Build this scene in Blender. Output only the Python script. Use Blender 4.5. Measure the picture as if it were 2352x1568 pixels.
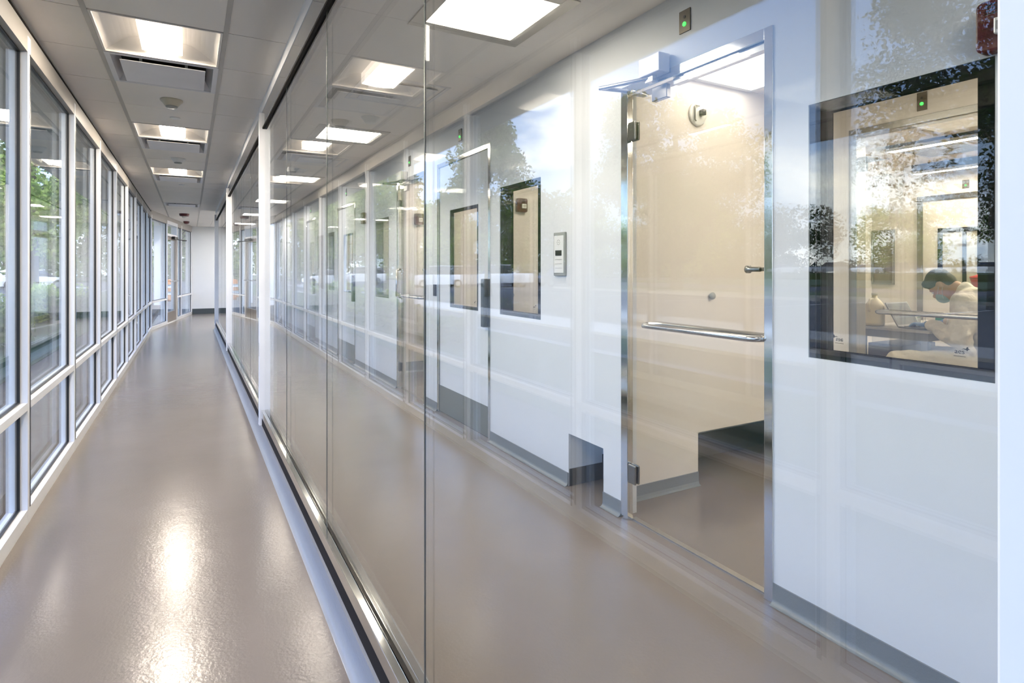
import bpy, bmesh, math, random
from mathutils import Vector, Matrix
import numpy as np

for _o in list(bpy.data.objects):
    bpy.data.objects.remove(_o)
S = bpy.context.scene
COL = S.collection
R = math.radians

# ------------------------------------------------------------------ camera
cam_d = bpy.data.cameras.new('camera')
cam = bpy.data.objects.new('camera', cam_d)
COL.objects.link(cam)
THETA = math.atan((1176 - 437.5) / 1330.0)
cam.location = (0, 0, 1.27)
cam.rotation_euler = (R(90), 0, -THETA)
cam_d.sensor_width = 36
cam_d.lens = 36 * 1330 / 2352
cam_d.shift_y = -164 / 2352
cam_d.clip_start = 0.02
cam_d.clip_end = 600
S.camera = cam

# ------------------------------------------------------------------ world / sun / exposure
W = bpy.data.worlds.new('sky')
S.world = W
W.use_nodes = True
nt = W.node_tree
nt.nodes.clear()
def N(tree, typ, **kw):
    n = tree.nodes.new(typ)
    for k, v in kw.items():
        if k in n.inputs.keys():
            n.inputs[k].default_value = v
        else:
            setattr(n, k, v)
    return n
def ramp(tree, stops):
    n = tree.nodes.new('ShaderNodeValToRGB')
    e = n.color_ramp.elements
    while len(e) < len(stops):
        e.new(0.5)
    for i, (p, c) in enumerate(stops):
        e[i].position = p
        e[i].color = (*c, 1) if len(c) == 3 else c
    return n
L = nt.links.new
tc = N(nt, 'ShaderNodeTexCoord')
sep = N(nt, 'ShaderNodeSeparateXYZ')
L(tc.outputs['Generated'], sep.inputs[0])
sky = ramp(nt, [(0.0, (0.60, 0.70, 0.86)), (0.12, (0.45, 0.61, 0.92)), (0.45, (0.17, 0.38, 0.95)), (1.0, (0.10, 0.26, 0.78))])
L(sep.outputs['Z'], sky.inputs[0])
mp = N(nt, 'ShaderNodeMapping')
mp.inputs['Scale'].default_value = (1.0, 1.0, 2.2)
mp.inputs['Location'].default_value = (2.1, 0.4, 1.2)
L(tc.outputs['Generated'], mp.inputs[0])
cn = N(nt, 'ShaderNodeTexNoise', Scale=2.6, Detail=9.0, Roughness=0.58)
L(mp.outputs[0], cn.inputs['Vector'])
cr = ramp(nt, [(0.54, (0, 0, 0)), (0.67, (1, 1, 1))])
L(cn.outputs['Fac'], cr.inputs[0])
mx = N(nt, 'ShaderNodeMix', data_type='RGBA')
L(cr.outputs[0], mx.inputs['Factor'])
L(sky.outputs[0], mx.inputs['A'])
mx.inputs['B'].default_value = (1.65, 1.62, 1.6, 1)
bg = N(nt, 'ShaderNodeBackground', Strength=1.75)
L(mx.outputs['Result'], bg.inputs[0])
wo = N(nt, 'ShaderNodeOutputWorld')
L(bg.outputs[0], wo.inputs[0])
W.cycles.sampling_method = 'MANUAL'
W.cycles.sample_map_resolution = 512

sd = bpy.data.lights.new('sun', 'SUN')
sd.energy = 2.7
sd.angle = R(1.0)
sd.color = (1.0, 0.95, 0.86)
sun = bpy.data.objects.new('sun', sd)
COL.objects.link(sun)
sun.rotation_euler = Vector((-0.62, 0.30, -0.72)).to_track_quat('-Z', 'Y').to_euler()

S.view_settings.view_transform = 'Standard'
S.view_settings.look = 'None'
S.view_settings.exposure = 1.52
S.view_settings.gamma = 1.0
S.view_settings.use_curve_mapping = False
cy = S.cycles
cy.max_bounces = 9
cy.diffuse_bounces = 4
cy.glossy_bounces = 5
cy.transmission_bounces = 4
cy.transparent_max_bounces = 24
cy.caustics_reflective = False
cy.caustics_refractive = False
cy.sample_clamp_indirect = 6.0
cy.use_adaptive_sampling = True
cy.adaptive_threshold = 0.02
cy.use_denoising = True
try:
    cy.denoiser = 'OPENIMAGEDENOISE'
except Exception:
    pass

# ------------------------------------------------------------------ materials
MATS = {}
def mat(name, color, rough=0.5, metal=0.0, spec=0.5, var=0.04, vscale=3.0, bump=0.0, bscale=60.0, coat=0.0, emit=None, estr=0.0, bdist=0.01):
    m = bpy.data.materials.new(name)
    m.use_nodes = True
    t = m.node_tree
    b = t.nodes['Principled BSDF']
    b.inputs['Roughness'].default_value = rough
    b.inputs['Metallic'].default_value = metal
    b.inputs['Specular IOR Level'].default_value = spec
    b.inputs['Coat Weight'].default_value = coat
    b.inputs['Coat Roughness'].default_value = 0.08
    c = t.nodes.new('ShaderNodeTexCoord')
    n = N(t, 'ShaderNodeTexNoise', Scale=vscale, Detail=4.0)
    t.links.new(c.outputs['Object'], n.inputs['Vector'])
    lo = tuple(max(0, x * (1 - var)) for x in color)
    hi = tuple(min(1, x * (1 + var)) for x in color)
    r = ramp(t, [(0.3, lo), (0.7, hi)])
    t.links.new(n.outputs['Fac'], r.inputs[0])
    t.links.new(r.outputs[0], b.inputs['Base Color'])
    if bump:
        bn = N(t, 'ShaderNodeTexNoise', Scale=bscale, Detail=2.0)
        t.links.new(c.outputs['Object'], bn.inputs['Vector'])
        bp = N(t, 'ShaderNodeBump', Strength=bump, Distance=bdist)
        t.links.new(bn.outputs['Fac'], bp.inputs['Height'])
        t.links.new(bp.outputs[0], b.inputs['Normal'])
    if emit:
        b.inputs['Emission Color'].default_value = (*emit, 1)
        b.inputs['Emission Strength'].default_value = estr
    MATS[name] = m
    return m

def glass_mat(name, tint, ior=1.5, rough=0.0):
    m = bpy.data.materials.new(name)
    m.use_nodes = True
    t = m.node_tree
    t.nodes.clear()
    g = N(t, 'ShaderNodeNewGeometry')
    mxi = N(t, 'ShaderNodeMix', data_type='FLOAT')
    mxi.inputs['A'].default_value = ior
    mxi.inputs['B'].default_value = 1.0 / ior
    t.links.new(g.outputs['Backfacing'], mxi.inputs['Factor'])
    fr = N(t, 'ShaderNodeFresnel')
    t.links.new(mxi.outputs['Result'], fr.inputs['IOR'])
    tr = N(t, 'ShaderNodeBsdfTransparent')
    tr.inputs[0].default_value = (*tint, 1)
    gl = N(t, 'ShaderNodeBsdfGlossy')
    gl.inputs['Roughness'].default_value = rough
    gl.inputs['Color'].default_value = (1, 1, 1, 1)
    ms = N(t, 'ShaderNodeMixShader')
    t.links.new(fr.outputs[0], ms.inputs[0])
    t.links.new(tr.outputs[0], ms.inputs[1])
    t.links.new(gl.outputs[0], ms.inputs[2])
    o = N(t, 'ShaderNodeOutputMaterial')
    t.links.new(ms.outputs[0], o.inputs[0])
    MATS[name] = m
    return m

GLASS = glass_mat('clear_glass', (0.975, 0.985, 0.98), 1.45)
GLASS_OUT = glass_mat('facade_glass', (0.96, 0.975, 0.965), 1.42)
EDGE = mat('glass_edge', (0.07, 0.075, 0.07), 0.4)
WHITE_AL = mat('white_painted_aluminium', (0.80, 0.81, 0.83), 0.32)
POSTW = mat('white_post_paint', (0.84, 0.85, 0.88), 0.30)
HEAD_SHADED = mat('head_cover', (0.34, 0.32, 0.29), 0.4)  # white frame paint darkened to carry the shade on the head
BLACK = mat('black_gasket', (0.008, 0.008, 0.009), 0.45)
FRIT = mat('black_frit', (0.005, 0.005, 0.006), 0.6, spec=0.0)
CHROME = mat('polished_steel', (0.78, 0.78, 0.76), 0.10, 1.0)
STEEL = mat('satin_steel', (0.55, 0.54, 0.52), 0.24, 1.0)
DARKSTEEL = mat('dark_steel', (0.30, 0.29, 0.27), 0.28, 1.0)
BRONZE = mat('bronze_plate', (0.13, 0.105, 0.075), 0.4, 0.4)
KICK = mat('kick_plate_grey', (0.17, 0.185, 0.175), 0.30)
WALLW = mat('white_wall_panel', (0.69, 0.703, 0.718), 0.42, var=0.01, spec=0.1)
ROOMW = mat('room_wall_panel', (0.72, 0.68, 0.63), 0.35, var=0.01)  # white panels with the warm lamp light tinted into their colour
COVE = mat('grey_cove_base', (0.20, 0.22, 0.235), 0.28, bump=0.10, bscale=120)
CURB = mat('blue_grey_curb', (0.27, 0.285, 0.315), 0.24, bump=0.08, bscale=90)
DARKGAP = mat('dark_recess', (0.025, 0.021, 0.019), 0.8, spec=0.1)  # also colours in the shade of the curb recess and head shadow line
TILE = mat('ceiling_tile', (0.90, 0.85, 0.79), 0.85, var=0.015, vscale=1.5)
TEE = mat('ceiling_tee', (0.50, 0.475, 0.44), 0.6)
GYP = mat('gypsum_ceiling', (0.90, 0.85, 0.80), 0.8, var=0.01)
PLASTIC_BEIGE = mat('beige_plastic', (0.55, 0.50, 0.38), 0.4)
PLASTIC_WHITE = mat('white_plastic', (0.74, 0.74, 0.72), 0.4)
PLASTIC_GREY = mat('grey_plastic', (0.30, 0.31, 0.29), 0.4)
PLASTIC_BLACK = mat('black_plastic', (0.012, 0.012, 0.013), 0.4)
RED = mat('red_plastic', (0.085, 0.005, 0.007), 0.35)
REDB = mat('red_bag', (0.50, 0.02, 0.03), 0.4)
STROBE = mat('strobe_lens', (0.75, 0.74, 0.70), 0.12)
TROFW = mat('troffer_white', (0.74, 0.70, 0.65), 0.45)
LENS = mat('troffer_lens', (0.9, 0.88, 0.84), 0.5, emit=(1.0, 0.88, 0.73), estr=58.0)
BASKET = mat('lens_basket', (0.8, 0.78, 0.74), 0.5, emit=(1.0, 0.88, 0.74), estr=0.7)
PANEL = mat('light_panel', (0.9, 0.9, 0.88), 0.5, emit=(1.0, 0.91, 0.78), estr=8.5)
ROOML = mat('room_light', (0.9, 0.9, 0.88), 0.5, emit=(1.0, 0.84, 0.66), estr=26.0)
LED = mat('green_led', (0.05, 0.6, 0.08), 0.3, emit=(0.05, 1.0, 0.08), estr=1.1)
DIFF = mat('diffuser_metal', (0.72, 0.70, 0.70), 0.38)
ALFRAME = mat('light_frame', (0.52, 0.48, 0.42), 0.35, 0.6)
INK = mat('black_ink', (0.01, 0.01, 0.012), 0.5)

# floor: taupe epoxy with orange-peel
FLOOR = bpy.data.materials.new('taupe_epoxy')
FLOOR.use_nodes = True
t = FLOOR.node_tree
b = t.nodes['Principled BSDF']
c = t.nodes.new('ShaderNodeTexCoord')
n1 = N(t, 'ShaderNodeTexNoise', Scale=1.3, Detail=3.0)
t.links.new(c.outputs['Object'], n1.inputs['Vector'])
r1 = ramp(t, [(0.3, (0.180, 0.155, 0.136)), (0.7, (0.205, 0.176, 0.155))])
t.links.new(n1.outputs['Fac'], r1.inputs[0])
t.links.new(r1.outputs[0], b.inputs['Base Color'])
n2 = N(t, 'ShaderNodeTexNoise', Scale=85.0, Detail=2.0)
t.links.new(c.outputs['Object'], n2.inputs['Vector'])
n3 = N(t, 'ShaderNodeTexNoise', Scale=14.0, Detail=1.0)
t.links.new(c.outputs['Object'], n3.inputs['Vector'])
ad = N(t, 'ShaderNodeMath', operation='MULTIPLY_ADD')
t.links.new(n3.outputs['Fac'], ad.inputs[0])
ad.inputs[1].default_value = 1.2
t.links.new(n2.outputs['Fac'], ad.inputs[2])
bp = N(t, 'ShaderNodeBump', Strength=0.075, Distance=0.008)
t.links.new(ad.outputs[0], bp.inputs['Height'])
t.links.new(bp.outputs[0], b.inputs['Normal'])
b.inputs['Roughness'].default_value = 0.205
b.inputs['Specular IOR Level'].default_value = 0.45

# ------------------------------------------------------------------ mesh helpers
class MB:
    def __init__(self):
        self.v = []
        self.f = []
    def box(self, x0, x1, y0, y1, z0, z1):
        i = len(self.v)
        self.v += [(x0, y0, z0), (x1, y0, z0), (x1, y1, z0), (x0, y1, z0), (x0, y0, z1), (x1, y0, z1), (x1, y1, z1), (x0, y1, z1)]
        self.f += [[i + k for k in q] for q in ((0, 3, 2, 1), (4, 5, 6, 7), (0, 1, 5, 4), (1, 2, 6, 5), (2, 3, 7, 6), (3, 0, 4, 7))]
        return self
    def ring(self, axis, a0, a1, b0, b1, w, z0, z1, wb=None, wt=None):
        """rectangular ring in the plane (Y,Z) of thickness along X: a=Y, b=Z"""
        wb = w if wb is None else wb
        wt = w if wt is None else wt
        for (p0, p1, q0, q1) in ((a0, a0 + w, b0, b1), (a1 - w, a1, b0, b1), (a0 + w, a1 - w, b1 - wt, b1), (a0 + w, a1 - w, b0, b0 + wb)):
            if q1 - q0 <= 1e-6:
                continue
            if axis == 'x':
                self.box(z0, z1, p0, p1, q0, q1)
            elif axis == 'y':
                self.box(p0, p1, z0, z1, q0, q1)
            else:
                self.box(p0, p1, q0, q1, z0, z1)
        return self
    def prism(self, prof, axis, a0, a1):
        """prof: closed list of 2D points; extruded along axis. axis 'y': prof=(x,z); 'x': prof=(y,z); 'z': prof=(x,y)"""
        i = len(self.v)
        n = len(prof)
        for a in (a0, a1):
            for p, q in prof:
                self.v.append((p, a, q) if axis == 'y' else (a, p, q) if axis == 'x' else (p, q, a))
        for k in range(n):
            j = (k + 1) % n
            self.f.append([i + k, i + j, i + n + j, i + n + k])
        self.f.append([i + k for k in range(n)][::-1])
        self.f.append([i + n + k for k in range(n)])
        return self
    def tube(self, pts, rad, seg=12, caps=True):
        pts = [Vector(p) for p in pts]
        rads = rad if isinstance(rad, (list, tuple)) else [rad] * len(pts)
        i0 = len(self.v)
        up = None
        for k, p in enumerate(pts):
            d = (pts[min(k + 1, len(pts) - 1)] - pts[max(k - 1, 0)]).normalized()
            if up is None:
                up = d.orthogonal().normalized()
            else:
                up = (up - d * up.dot(d))
                up = up.normalized() if up.length > 1e-6 else d.orthogonal().normalized()
            w = d.cross(up)
            for s in range(seg):
                a = 2 * math.pi * s / seg
                self.v.append(tuple(p + (up * math.cos(a) + w * math.sin(a)) * rads[k]))
        for k in range(len(pts) - 1):
            for s in range(seg):
                a = i0 + k * seg + s
                b2 = i0 + k * seg + (s + 1) % seg
                self.f.append([a, b2, b2 + seg, a + seg])
        if caps:
            self.f.append([i0 + s for s in range(seg)][::-1])
            self.f.append([i0 + (len(pts) - 1) * seg + s for s in range(seg)])
        return self
    def lathe(self, prof, cx, cy, seg=24, axis='z', c3=0):
        """prof: list of (r, h). axis z: revolve about vertical at (cx,cy), h added to c3; axis x/y: h along that axis"""
        i0 = len(self.v)
        for r, h in prof:
            for s in range(seg):
                a = 2 * math.pi * s / seg
                p, q = r * math.cos(a), r * math.sin(a)
                if axis == 'z':
                    self.v.append((cx + p, cy + q, c3 + h))
                elif axis == 'x':
                    self.v.append((cx + h, cy + p, c3 + q))
                else:
                    self.v.append((cx + p, cy + h, c3 + q))
        for k in range(len(prof) - 1):
            for s in range(seg):
                a = i0 + k * seg + s
                b2 = i0 + k * seg + (s + 1) % seg
                self.f.append([a, b2, b2 + seg, a + seg])
        self.f.append([i0 + s for s in range(seg)][::-1])
        self.f.append([i0 + (len(prof) - 1) * seg + s for s in range(seg)])
        return self
    def ell(self, cx, cy, cz, rx, ry, rz, seg=16, rings=10, rot=None):
        i0 = len(self.v)
        M = rot or Matrix.Identity(3)
        for k in range(rings + 1):
            ph = math.pi * k / rings
            for s in range(seg):
                a = 2 * math.pi * s / seg
                p = M @ Vector((rx * math.sin(ph) * math.cos(a), ry * math.sin(ph) * math.sin(a), rz * math.cos(ph)))
                self.v.append((cx + p.x, cy + p.y, cz + p.z))
        for k in range(rings):
            for s in range(seg):
                a = i0 + k * seg + s
                b2 = i0 + k * seg + (s + 1) % seg
                self.f.append([a, b2, b2 + seg, a + seg])
        return self
    def build(self, name, m, parent=None, smooth=False, bevel=0.0):
        me = bpy.data.meshes.new(name)
        me.from_pydata(self.v, [], self.f)
        bm = bmesh.new()
        bm.from_mesh(me)
        bmesh.ops.remove_doubles(bm, verts=bm.verts, dist=1e-6) if smooth else None
        bmesh.ops.recalc_face_normals(bm, faces=bm.faces)
        bm.to_mesh(me)
        bm.free()
        me.materials.append(m)
        if smooth:
            for p in me.polygons:
                p.use_smooth = True
        if isinstance(smooth, float):
            me.set_sharp_from_angle(angle=smooth)
        o = bpy.data.objects.new(name, me)
        COL.objects.link(o)
        if parent is not None:
            o.parent = parent
        if bevel:
            bv = o.modifiers.new('bevel', 'BEVEL')
            bv.width = bevel
            bv.segments = 2
            bv.limit_method = 'ANGLE'
        return o

def box(name, m, x0, x1, y0, y1, z0, z1, parent=None, bevel=0.0):
    return MB().box(x0, x1, y0, y1, z0, z1).build(name, m, parent, bevel=bevel)

def tag(o, label, cat, group=None, kind=None):
    o['label'] = label
    o['category'] = cat
    if group:
        o['group'] = group
    if kind:
        o['kind'] = kind
    return o

def empty(name, loc=(0, 0, 0), rz=0.0):
    o = bpy.data.objects.new(name, None)
    COL.objects.link(o)
    o.location = loc
    o.rotation_euler = (0, 0, rz)
    o.empty_display_size = 0.1
    return o

def copy_tree(o, parent=None):
    c = o.copy()
    COL.objects.link(c)
    if parent is not None:
        c.parent = parent
    for ch in list(o.children):
        copy_tree(ch, c)
    return c

def text_mesh(name, body, size, m, parent, mtx, ext=0.0006, mirror=False):
    cu = bpy.data.curves.new(name, 'FONT')
    cu.body = body
    cu.size = size
    cu.extrude = ext
    cu.align_x = 'CENTER'
    tmp = bpy.data.objects.new('tmp', cu)
    COL.objects.link(tmp)
    dg = bpy.context.evaluated_depsgraph_get()
    me = bpy.data.meshes.new_from_object(tmp.evaluated_get(dg))
    bpy.data.objects.remove(tmp)
    bpy.data.curves.remove(cu)
    if mirror:
        me.transform(Matrix.Scale(-1, 4, (1, 0, 0)))
    me.transform(mtx)
    me.materials.clear()
    me.materials.append(m)
    o = bpy.data.objects.new(name, me)
    COL.objects.link(o)
    if parent is not None:
        o.parent = parent
    return o

H = 2.53          # ceiling height
XL = -0.71        # front of the left mullions
XG = 0.49         # glass partition plane (camera side face)
XR = 1.945        # face of the white wall
XE = 3.87         # wall at the back of the entry rooms
XB = 8.05         # back wall of the lab room
YEND = 19.05
Y0 = -3.0

# ------------------------------------------------------------------ floor, roof
tag(box('floor', FLOOR, XL - 0.08, XB + 0.15, Y0, YEND + 0.1, -0.12, 0.0), 'glossy taupe epoxy floor of both corridors and rooms', 'floor', kind='structure')
tag(box('roof', mat('roof_grey', (0.4, 0.4, 0.4), 0.8), XL - 0.25, XB + 0.4, Y0 - 0.2, YEND + 0.4, 2.72, 3.2), 'flat roof slab above the corridor ceilings', 'roof', kind='structure')

tag(box('roof_overhang', mat('soffit_paint', (0.62, 0.61, 0.58), 0.7), -2.12, XL - 0.25, Y0 - 0.2, 20.5, 2.94, 3.2), 'pale roof overhang outside the glazed wall', 'roof', kind='structure')
# ceiling: tiles left (joint grid), gypsum right
JX0, JX1, JY, PITCH = -0.45, 0.165, 4.04, 0.61
TROF_Y = [JY + PITCH * (4 * k - 1) for k in (-1, 0, 1, 2)]           # near edge of each troffer cell
ceil_mb = MB()
g = 0.003
y = JY - PITCH * 14
rows = []
while y < YEND:
    rows.append((y, min(y + PITCH, YEND)))
    y += PITCH
skip = [ty + PITCH * 0.5 for ty in TROF_Y] + [ty + PITCH * 1.5 for ty in TROF_Y] + [12.88]
for (a, b_) in rows:
    if b_ < Y0 + 0.01:
        continue
    a = max(a, Y0)
    for (x0, x1, ctr) in ((XL - 0.05, JX0, 0), (JX0, JX1, 1), (JX1, 0.50, 0)):
        if ctr and any(a < sk < b_ for sk in skip):
            continue
        ceil_mb.box(x0 + g, x1 - g, a + g, b_ - g, H, H + 0.02)
tag(ceil_mb.build('ceiling', TILE), 'lay-in tile ceiling of the narrow glazed corridor', 'ceiling', kind='structure')
tag(box('trim_1', DARKGAP, XL - 0.05, 0.50, Y0, YEND, H + 0.105, H + 0.12), 'dark plenum board above the ceiling tiles', 'trim', kind='structure')
gap = MB()
for (a, b_) in rows:
    if b_ > Y0:
        gap.box(XL - 0.05, 0.5, b_ - 0.004, b_ + 0.004, H + 0.004, H + 0.02)
tag(gap.build('trim_2', mat('joint_shadow', (0.16, 0.145, 0.125), 0.8)), 'thin cross joints between the ceiling tiles', 'trim', kind='structure')
for i, jx in enumerate((JX0, JX1)):
    tag(box('trim_%d' % (3 + i), TEE, jx - 0.012, jx + 0.012, Y0, YEND, H - 0.003, H + 0.022), 'long ceiling tee on the %s side of the troffers' % ('window' if i == 0 else 'partition'), 'trim', kind='structure')
PANEL_Y = [-0.42, 2.53, 5.48, 8.43, 11.38, 14.33, 17.28]  # last light added to brighten the end wall
PX0, PX1 = 0.98, 1.59
cb = MB()
edges = [Y0]
for py in PANEL_Y:
    edges += [py - 0.305, py + 0.305]
edges.append(YEND)
cb.box(0.50, PX0, Y0, YEND, H, H + 0.03)
cb.box(PX1, XR + 0.1, Y0, YEND, H, H + 0.03)
for k in range(0, len(edges), 2):
    cb.box(PX0, PX1, edges[k], edges[k + 1], H, H + 0.03)
tag(cb.build('ceiling.001', GYP), 'smooth painted ceiling over the corridor behind the glass', 'ceiling', kind='structure')
tag(box('ceiling.002', GYP, XR + 0.1, XB, Y0, YEND, H, H + 0.03), 'white ceiling of the rooms behind the wall', 'ceiling', kind='structure')

# ------------------------------------------------------------------ left glazed wall
WN = [0]
def bay(parent_loc, rz, length, label, mull_end=False, door=False, has_door_part=False):
    """one glazed bay, local axis +Y along the wall, interior on local +X, first mullion centred on y=0"""
    WN[0] += 1
    r = empty('window_%d' % WN[0], parent_loc, rz)
    tag(r, label, 'window', kind='structure')
    m = MB().box(-0.085, 0, -0.03, 0.03, 0.0, 2.44)
    m.build('mullion', WHITE_AL, r)
    MB().box(-0.02, 0.0012, 0.010, 0.026, 0.075, 2.36).build('mullion_seal', BLACK, r)
    y0, y1 = 0.03, length - 0.03
    MB().box(-0.085, -0.001, y0, y1, 0.0, 0.073).build('sill_rail', WHITE_AL, r)
    MB().box(-0.085, -0.001, y0, y1, 0.569, 0.607).build('transom', WHITE_AL, r)
    MB().box(-0.085, -0.001, y0, y1, 2.36, 2.44).build('head_rail', HEAD_SHADED, r)
    gk = MB()
    for z0, z1 in ((0.073, 0.569), (0.607, 2.36)):
        gk.ring('x', y0, y1, z0, z1, 0.008, -0.048, -0.030)
    gk.build('gasket', BLACK, r)
    MB().box(-0.062, -0.036, y0 + 0.002, y1 - 0.002, 0.075, 0.567).build('lower_pane', GLASS_OUT, r)
    MB().box(-0.062, -0.036, y0 + 0.002, y1 - 0.002, 0.609, 2.358).build('upper_pane', GLASS_OUT, r)
    return r

MY0, MP = 3.73, 1.325
names = {0: 'nearest glazed bay whose mullion edges the photo', 1: 'glazed bay showing green trees and a parked car', 8: 'last straight bay before the wall turns'}
for k in range(-5, 8):
    yk = MY0 + MP * k
    lab = 'white framed glazed bay of the outer wall, bay %s' % ('behind the viewer' if k < -2 else 'beside the viewer' if k < 0 else
          'showing trees and a parked car' if k == 0 else 'next to the one with the trees' if k == 1 else 'in the middle of the run' if k < 6 else 'just before the wall bends')
    bay((XL, yk, 0), 0, MP, lab)
YC = MY0 + MP * 8
# head cover and ceiling angle
hc = MB().prism([(XL - 0.16, 2.44), (XL - 0.004, 2.44), (XL - 0.004, 2.475), (XL - 0.02, 2.475), (XL - 0.02, H + 0.01), (XL - 0.16, H + 0.01)], 'y', Y0, YC)
tag(hc.build('trim_5', HEAD_SHADED), 'stepped head cover above the outer windows', 'trim', kind='structure')

tag(box('trim_21', DARKGAP, XL - 0.021, XL - 0.014, Y0, YC, 2.500, 2.510), 'dark shadow line above the head cover', 'trim', kind='structure')  # dark strip stands for the shadow between head cover and ceiling
# angled end bays
ANG = -math.atan2(0.71 + 0.04, 4.72)          # rotation about z (clockwise)
dirv = Vector((math.sin(-ANG), math.cos(-ANG)))
def ap(tt):
    return (XL + dirv.x * tt, YC + dirv.y * tt, 0)
bay(ap(0.0), ANG, 1.53, 'first bay of the angled end glazing with a white post outside')
bay(ap(2.70), ANG, 0.56, 'slim sidelight beside the exit door')
bay(ap(3.26), ANG, 1.51, 'last bay of the angled end glazing against the white end wall')
endm = MB().box(-0.16, 0, -0.03, 0.03, 0, 2.44)
o = endm.build('trim_6', WHITE_AL)
o.location = ap(4.78)
o.rotation_euler = (0, 0, ANG)
tag(o, 'white end mullion where glazing meets the end wall', 'trim', kind='structure')
o = MB().box(-0.16, 0.0, -0.05, 4.8, 2.44, H + 0.01).build('trim_7', HEAD_SHADED)
o.location = ap(0)
o.rotation_euler = (0, 0, ANG)
tag(o, 'head cover above the angled glazing', 'trim', kind='structure')
# exit door in the angled wall
d = empty('door_1', ap(1.53), ANG)
tag(d, 'glazed exit door in the angled end wall', 'door', kind='structure')
MB().ring('x', -0.03, 1.17, 0.0, 2.44, 0.05, -0.14, 0.0, wb=0.02, wt=0.08).build('frame', WHITE_AL, d)
MB().box(-0.12, -0.01, 0.02, 1.12, 2.08, 2.14).build('transom', WHITE_AL, d)
MB().box(-0.062, -0.04, 0.02, 1.12, 2.14, 2.36).build('upper_pane', GLASS_OUT, d)
MB().ring('x', 0.03, 1.11, 0.02, 2.07, 0.07, -0.07, -0.025, wb=0.24).build('leaf', mat('bronze_door', (0.33, 0.29, 0.25), 0.35, 0.5), d)
MB().box(-0.06, -0.04, 0.09, 1.05, 0.25, 2.01).build('pane', GLASS_OUT, d)
MB().tube([(0.04, 0.10, 1.0), (0.05, 0.14, 1.0), (0.05, 1.0, 1.0), (0.04, 1.04, 1.0)], 0.014).build('push_bar', STEEL, d, smooth=True)
MB().box(-0.02, 0.05, 0.55, 1.0, 2.02, 2.09).tube([(0.03, 0.85, 2.03), (0.20, 1.15, 2.02), (0.10, 1.25, 2.02)], 0.012).build('door_closer', PLASTIC_BLACK, d)

# end wall
tag(box('wall_end', WALLW, 0.04, XR + 0.1, YEND, YEND + 0.12, 0.0, 2.72), 'plain white wall at the far end of the corridor', 'wall', kind='structure')
tag(box('baseboard_end', mat('dark_base', (0.045, 0.06, 0.07), 0.35), 0.045, XR, YEND - 0.012, YEND, 0, 0.155), 'dark base along the far end wall', 'baseboard', kind='structure')

# ------------------------------------------------------------------ glass partition
PP = 4.605
posts = [0.150 + PP * k for k in range(0, 4)]
YP0, YP1 = posts[0] - PP, posts[3]
# cove curbs
def curb_prof(sign, x0):
    pr = [(x0, 0.0), (x0 + sign * 0.012, 0.004), (x0 + sign * 0.022, 0.014), (x0 + sign * 0.028, 0.03), (x0 + sign * 0.030, 0.05), (x0 + sign * 0.030, 0.10), (x0 + sign * 0.075, 0.10), (x0 + sign * 0.075, 0.0)]
    return pr
tag(MB().prism(curb_prof(1, 0.430), 'y', YP0, YP1).build('trim_8', CURB, None, 0.9), 'blue-grey coved curb along the foot of the glass partition', 'trim', kind='structure')
tag(MB().prism(curb_prof(-1, 0.60), 'y', YP0, YP1).build('trim_9', CURB, None, 0.9), 'coved curb on the far side of the glass partition', 'trim', kind='structure')
tag(box('trim_10', DARKGAP, 0.470, 0.555, YP0, YP1, 0.10, 0.165), 'dark recess between curb and glazing channel', 'trim', kind='structure')  # solid block coloured near-black for the shade of the recess
tag(box('trim_11', CHROME, 0.466, XG - 0.001, YP0, YP1, 0.165, 0.215, bevel=0.002), 'polished bottom channel holding the partition glass, corridor side', 'trim', kind='structure')
tag(box('trim_12', CHROME, XG + 0.013, 0.535, YP0, YP1, 0.165, 0.215, bevel=0.002), 'polished bottom channel holding the partition glass, far side', 'trim', kind='structure')
tag(box('trim_13', WHITE_AL, 0.468, 0.545, YP0, YP1, 2.455, H), 'painted header above the glass partition', 'trim', kind='structure')
tag(box('trim_14', CHROME, 0.470, XG - 0.001, YP0, YP1, 2.34, 2.455), 'polished top channel of the glass partition, corridor side', 'trim', kind='structure')
tag(box('trim_15', CHROME, XG + 0.013, 0.53, YP0, YP1, 2.34, 2.455), 'polished top channel of the glass partition, far side', 'trim', kind='structure')
tag(box('trim_16', DARKGAP, 0.474, XG - 0.0005, YP0, YP1, 2.334, 2.34), 'dark gasket line under the top channel', 'trim', kind='structure')
for i, py in enumerate(posts):
    p = MB().box(0.452, 0.532, py - 0.024, py + 0.024, 0.10, 2.455)
    o = p.build('partition_post' if i == 0 else 'partition_post.%03d' % i, POSTW, bevel=0.002)
    tag(o, ['white partition post at the edge of view nearest the viewer', 'tall white partition post standing left of the two nearest glass joints',
            'second white partition post down the corridor', 'last partition post where the glass ends'][i], 'post', kind='structure')
for k in range(-1, 3):
    a = posts[0] + PP * k + 0.024
    w = (PP - 0.048) / 4
    for j in range(4):
        WN[0] += 1
        ya, yb = a + w * j + 0.0025, a + w * (j + 1) - 0.0025
        r = MB().box(XG, XG + 0.012, ya, yb, 0.17, 2.45).build('window_%d' % WN[0], GLASS)
        tag(r, 'frameless glass pane of the corridor partition', 'glass pane', 'panes of the glass partition', 'structure')
        if j < 3:
            o = box('glass_joint', EDGE, XG - 0.0006, XG + 0.0030, yb + 0.0005, yb + 0.0045, 0.17, 2.45)
            tag(o, 'thin dark silicone joint between two partition panes', 'joint', 'joints of the glass partition', 'structure')
# slim door stile with lock at the post
MB_ = MB().box(0.4505, 0.452, posts[1] - 0.010, posts[1] - 0.002, 0.62, 0.72)
o = MB_.build('lock_strike', STEEL)
tag(o, 'small steel strike on the tall white partition post', 'lock')

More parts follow.
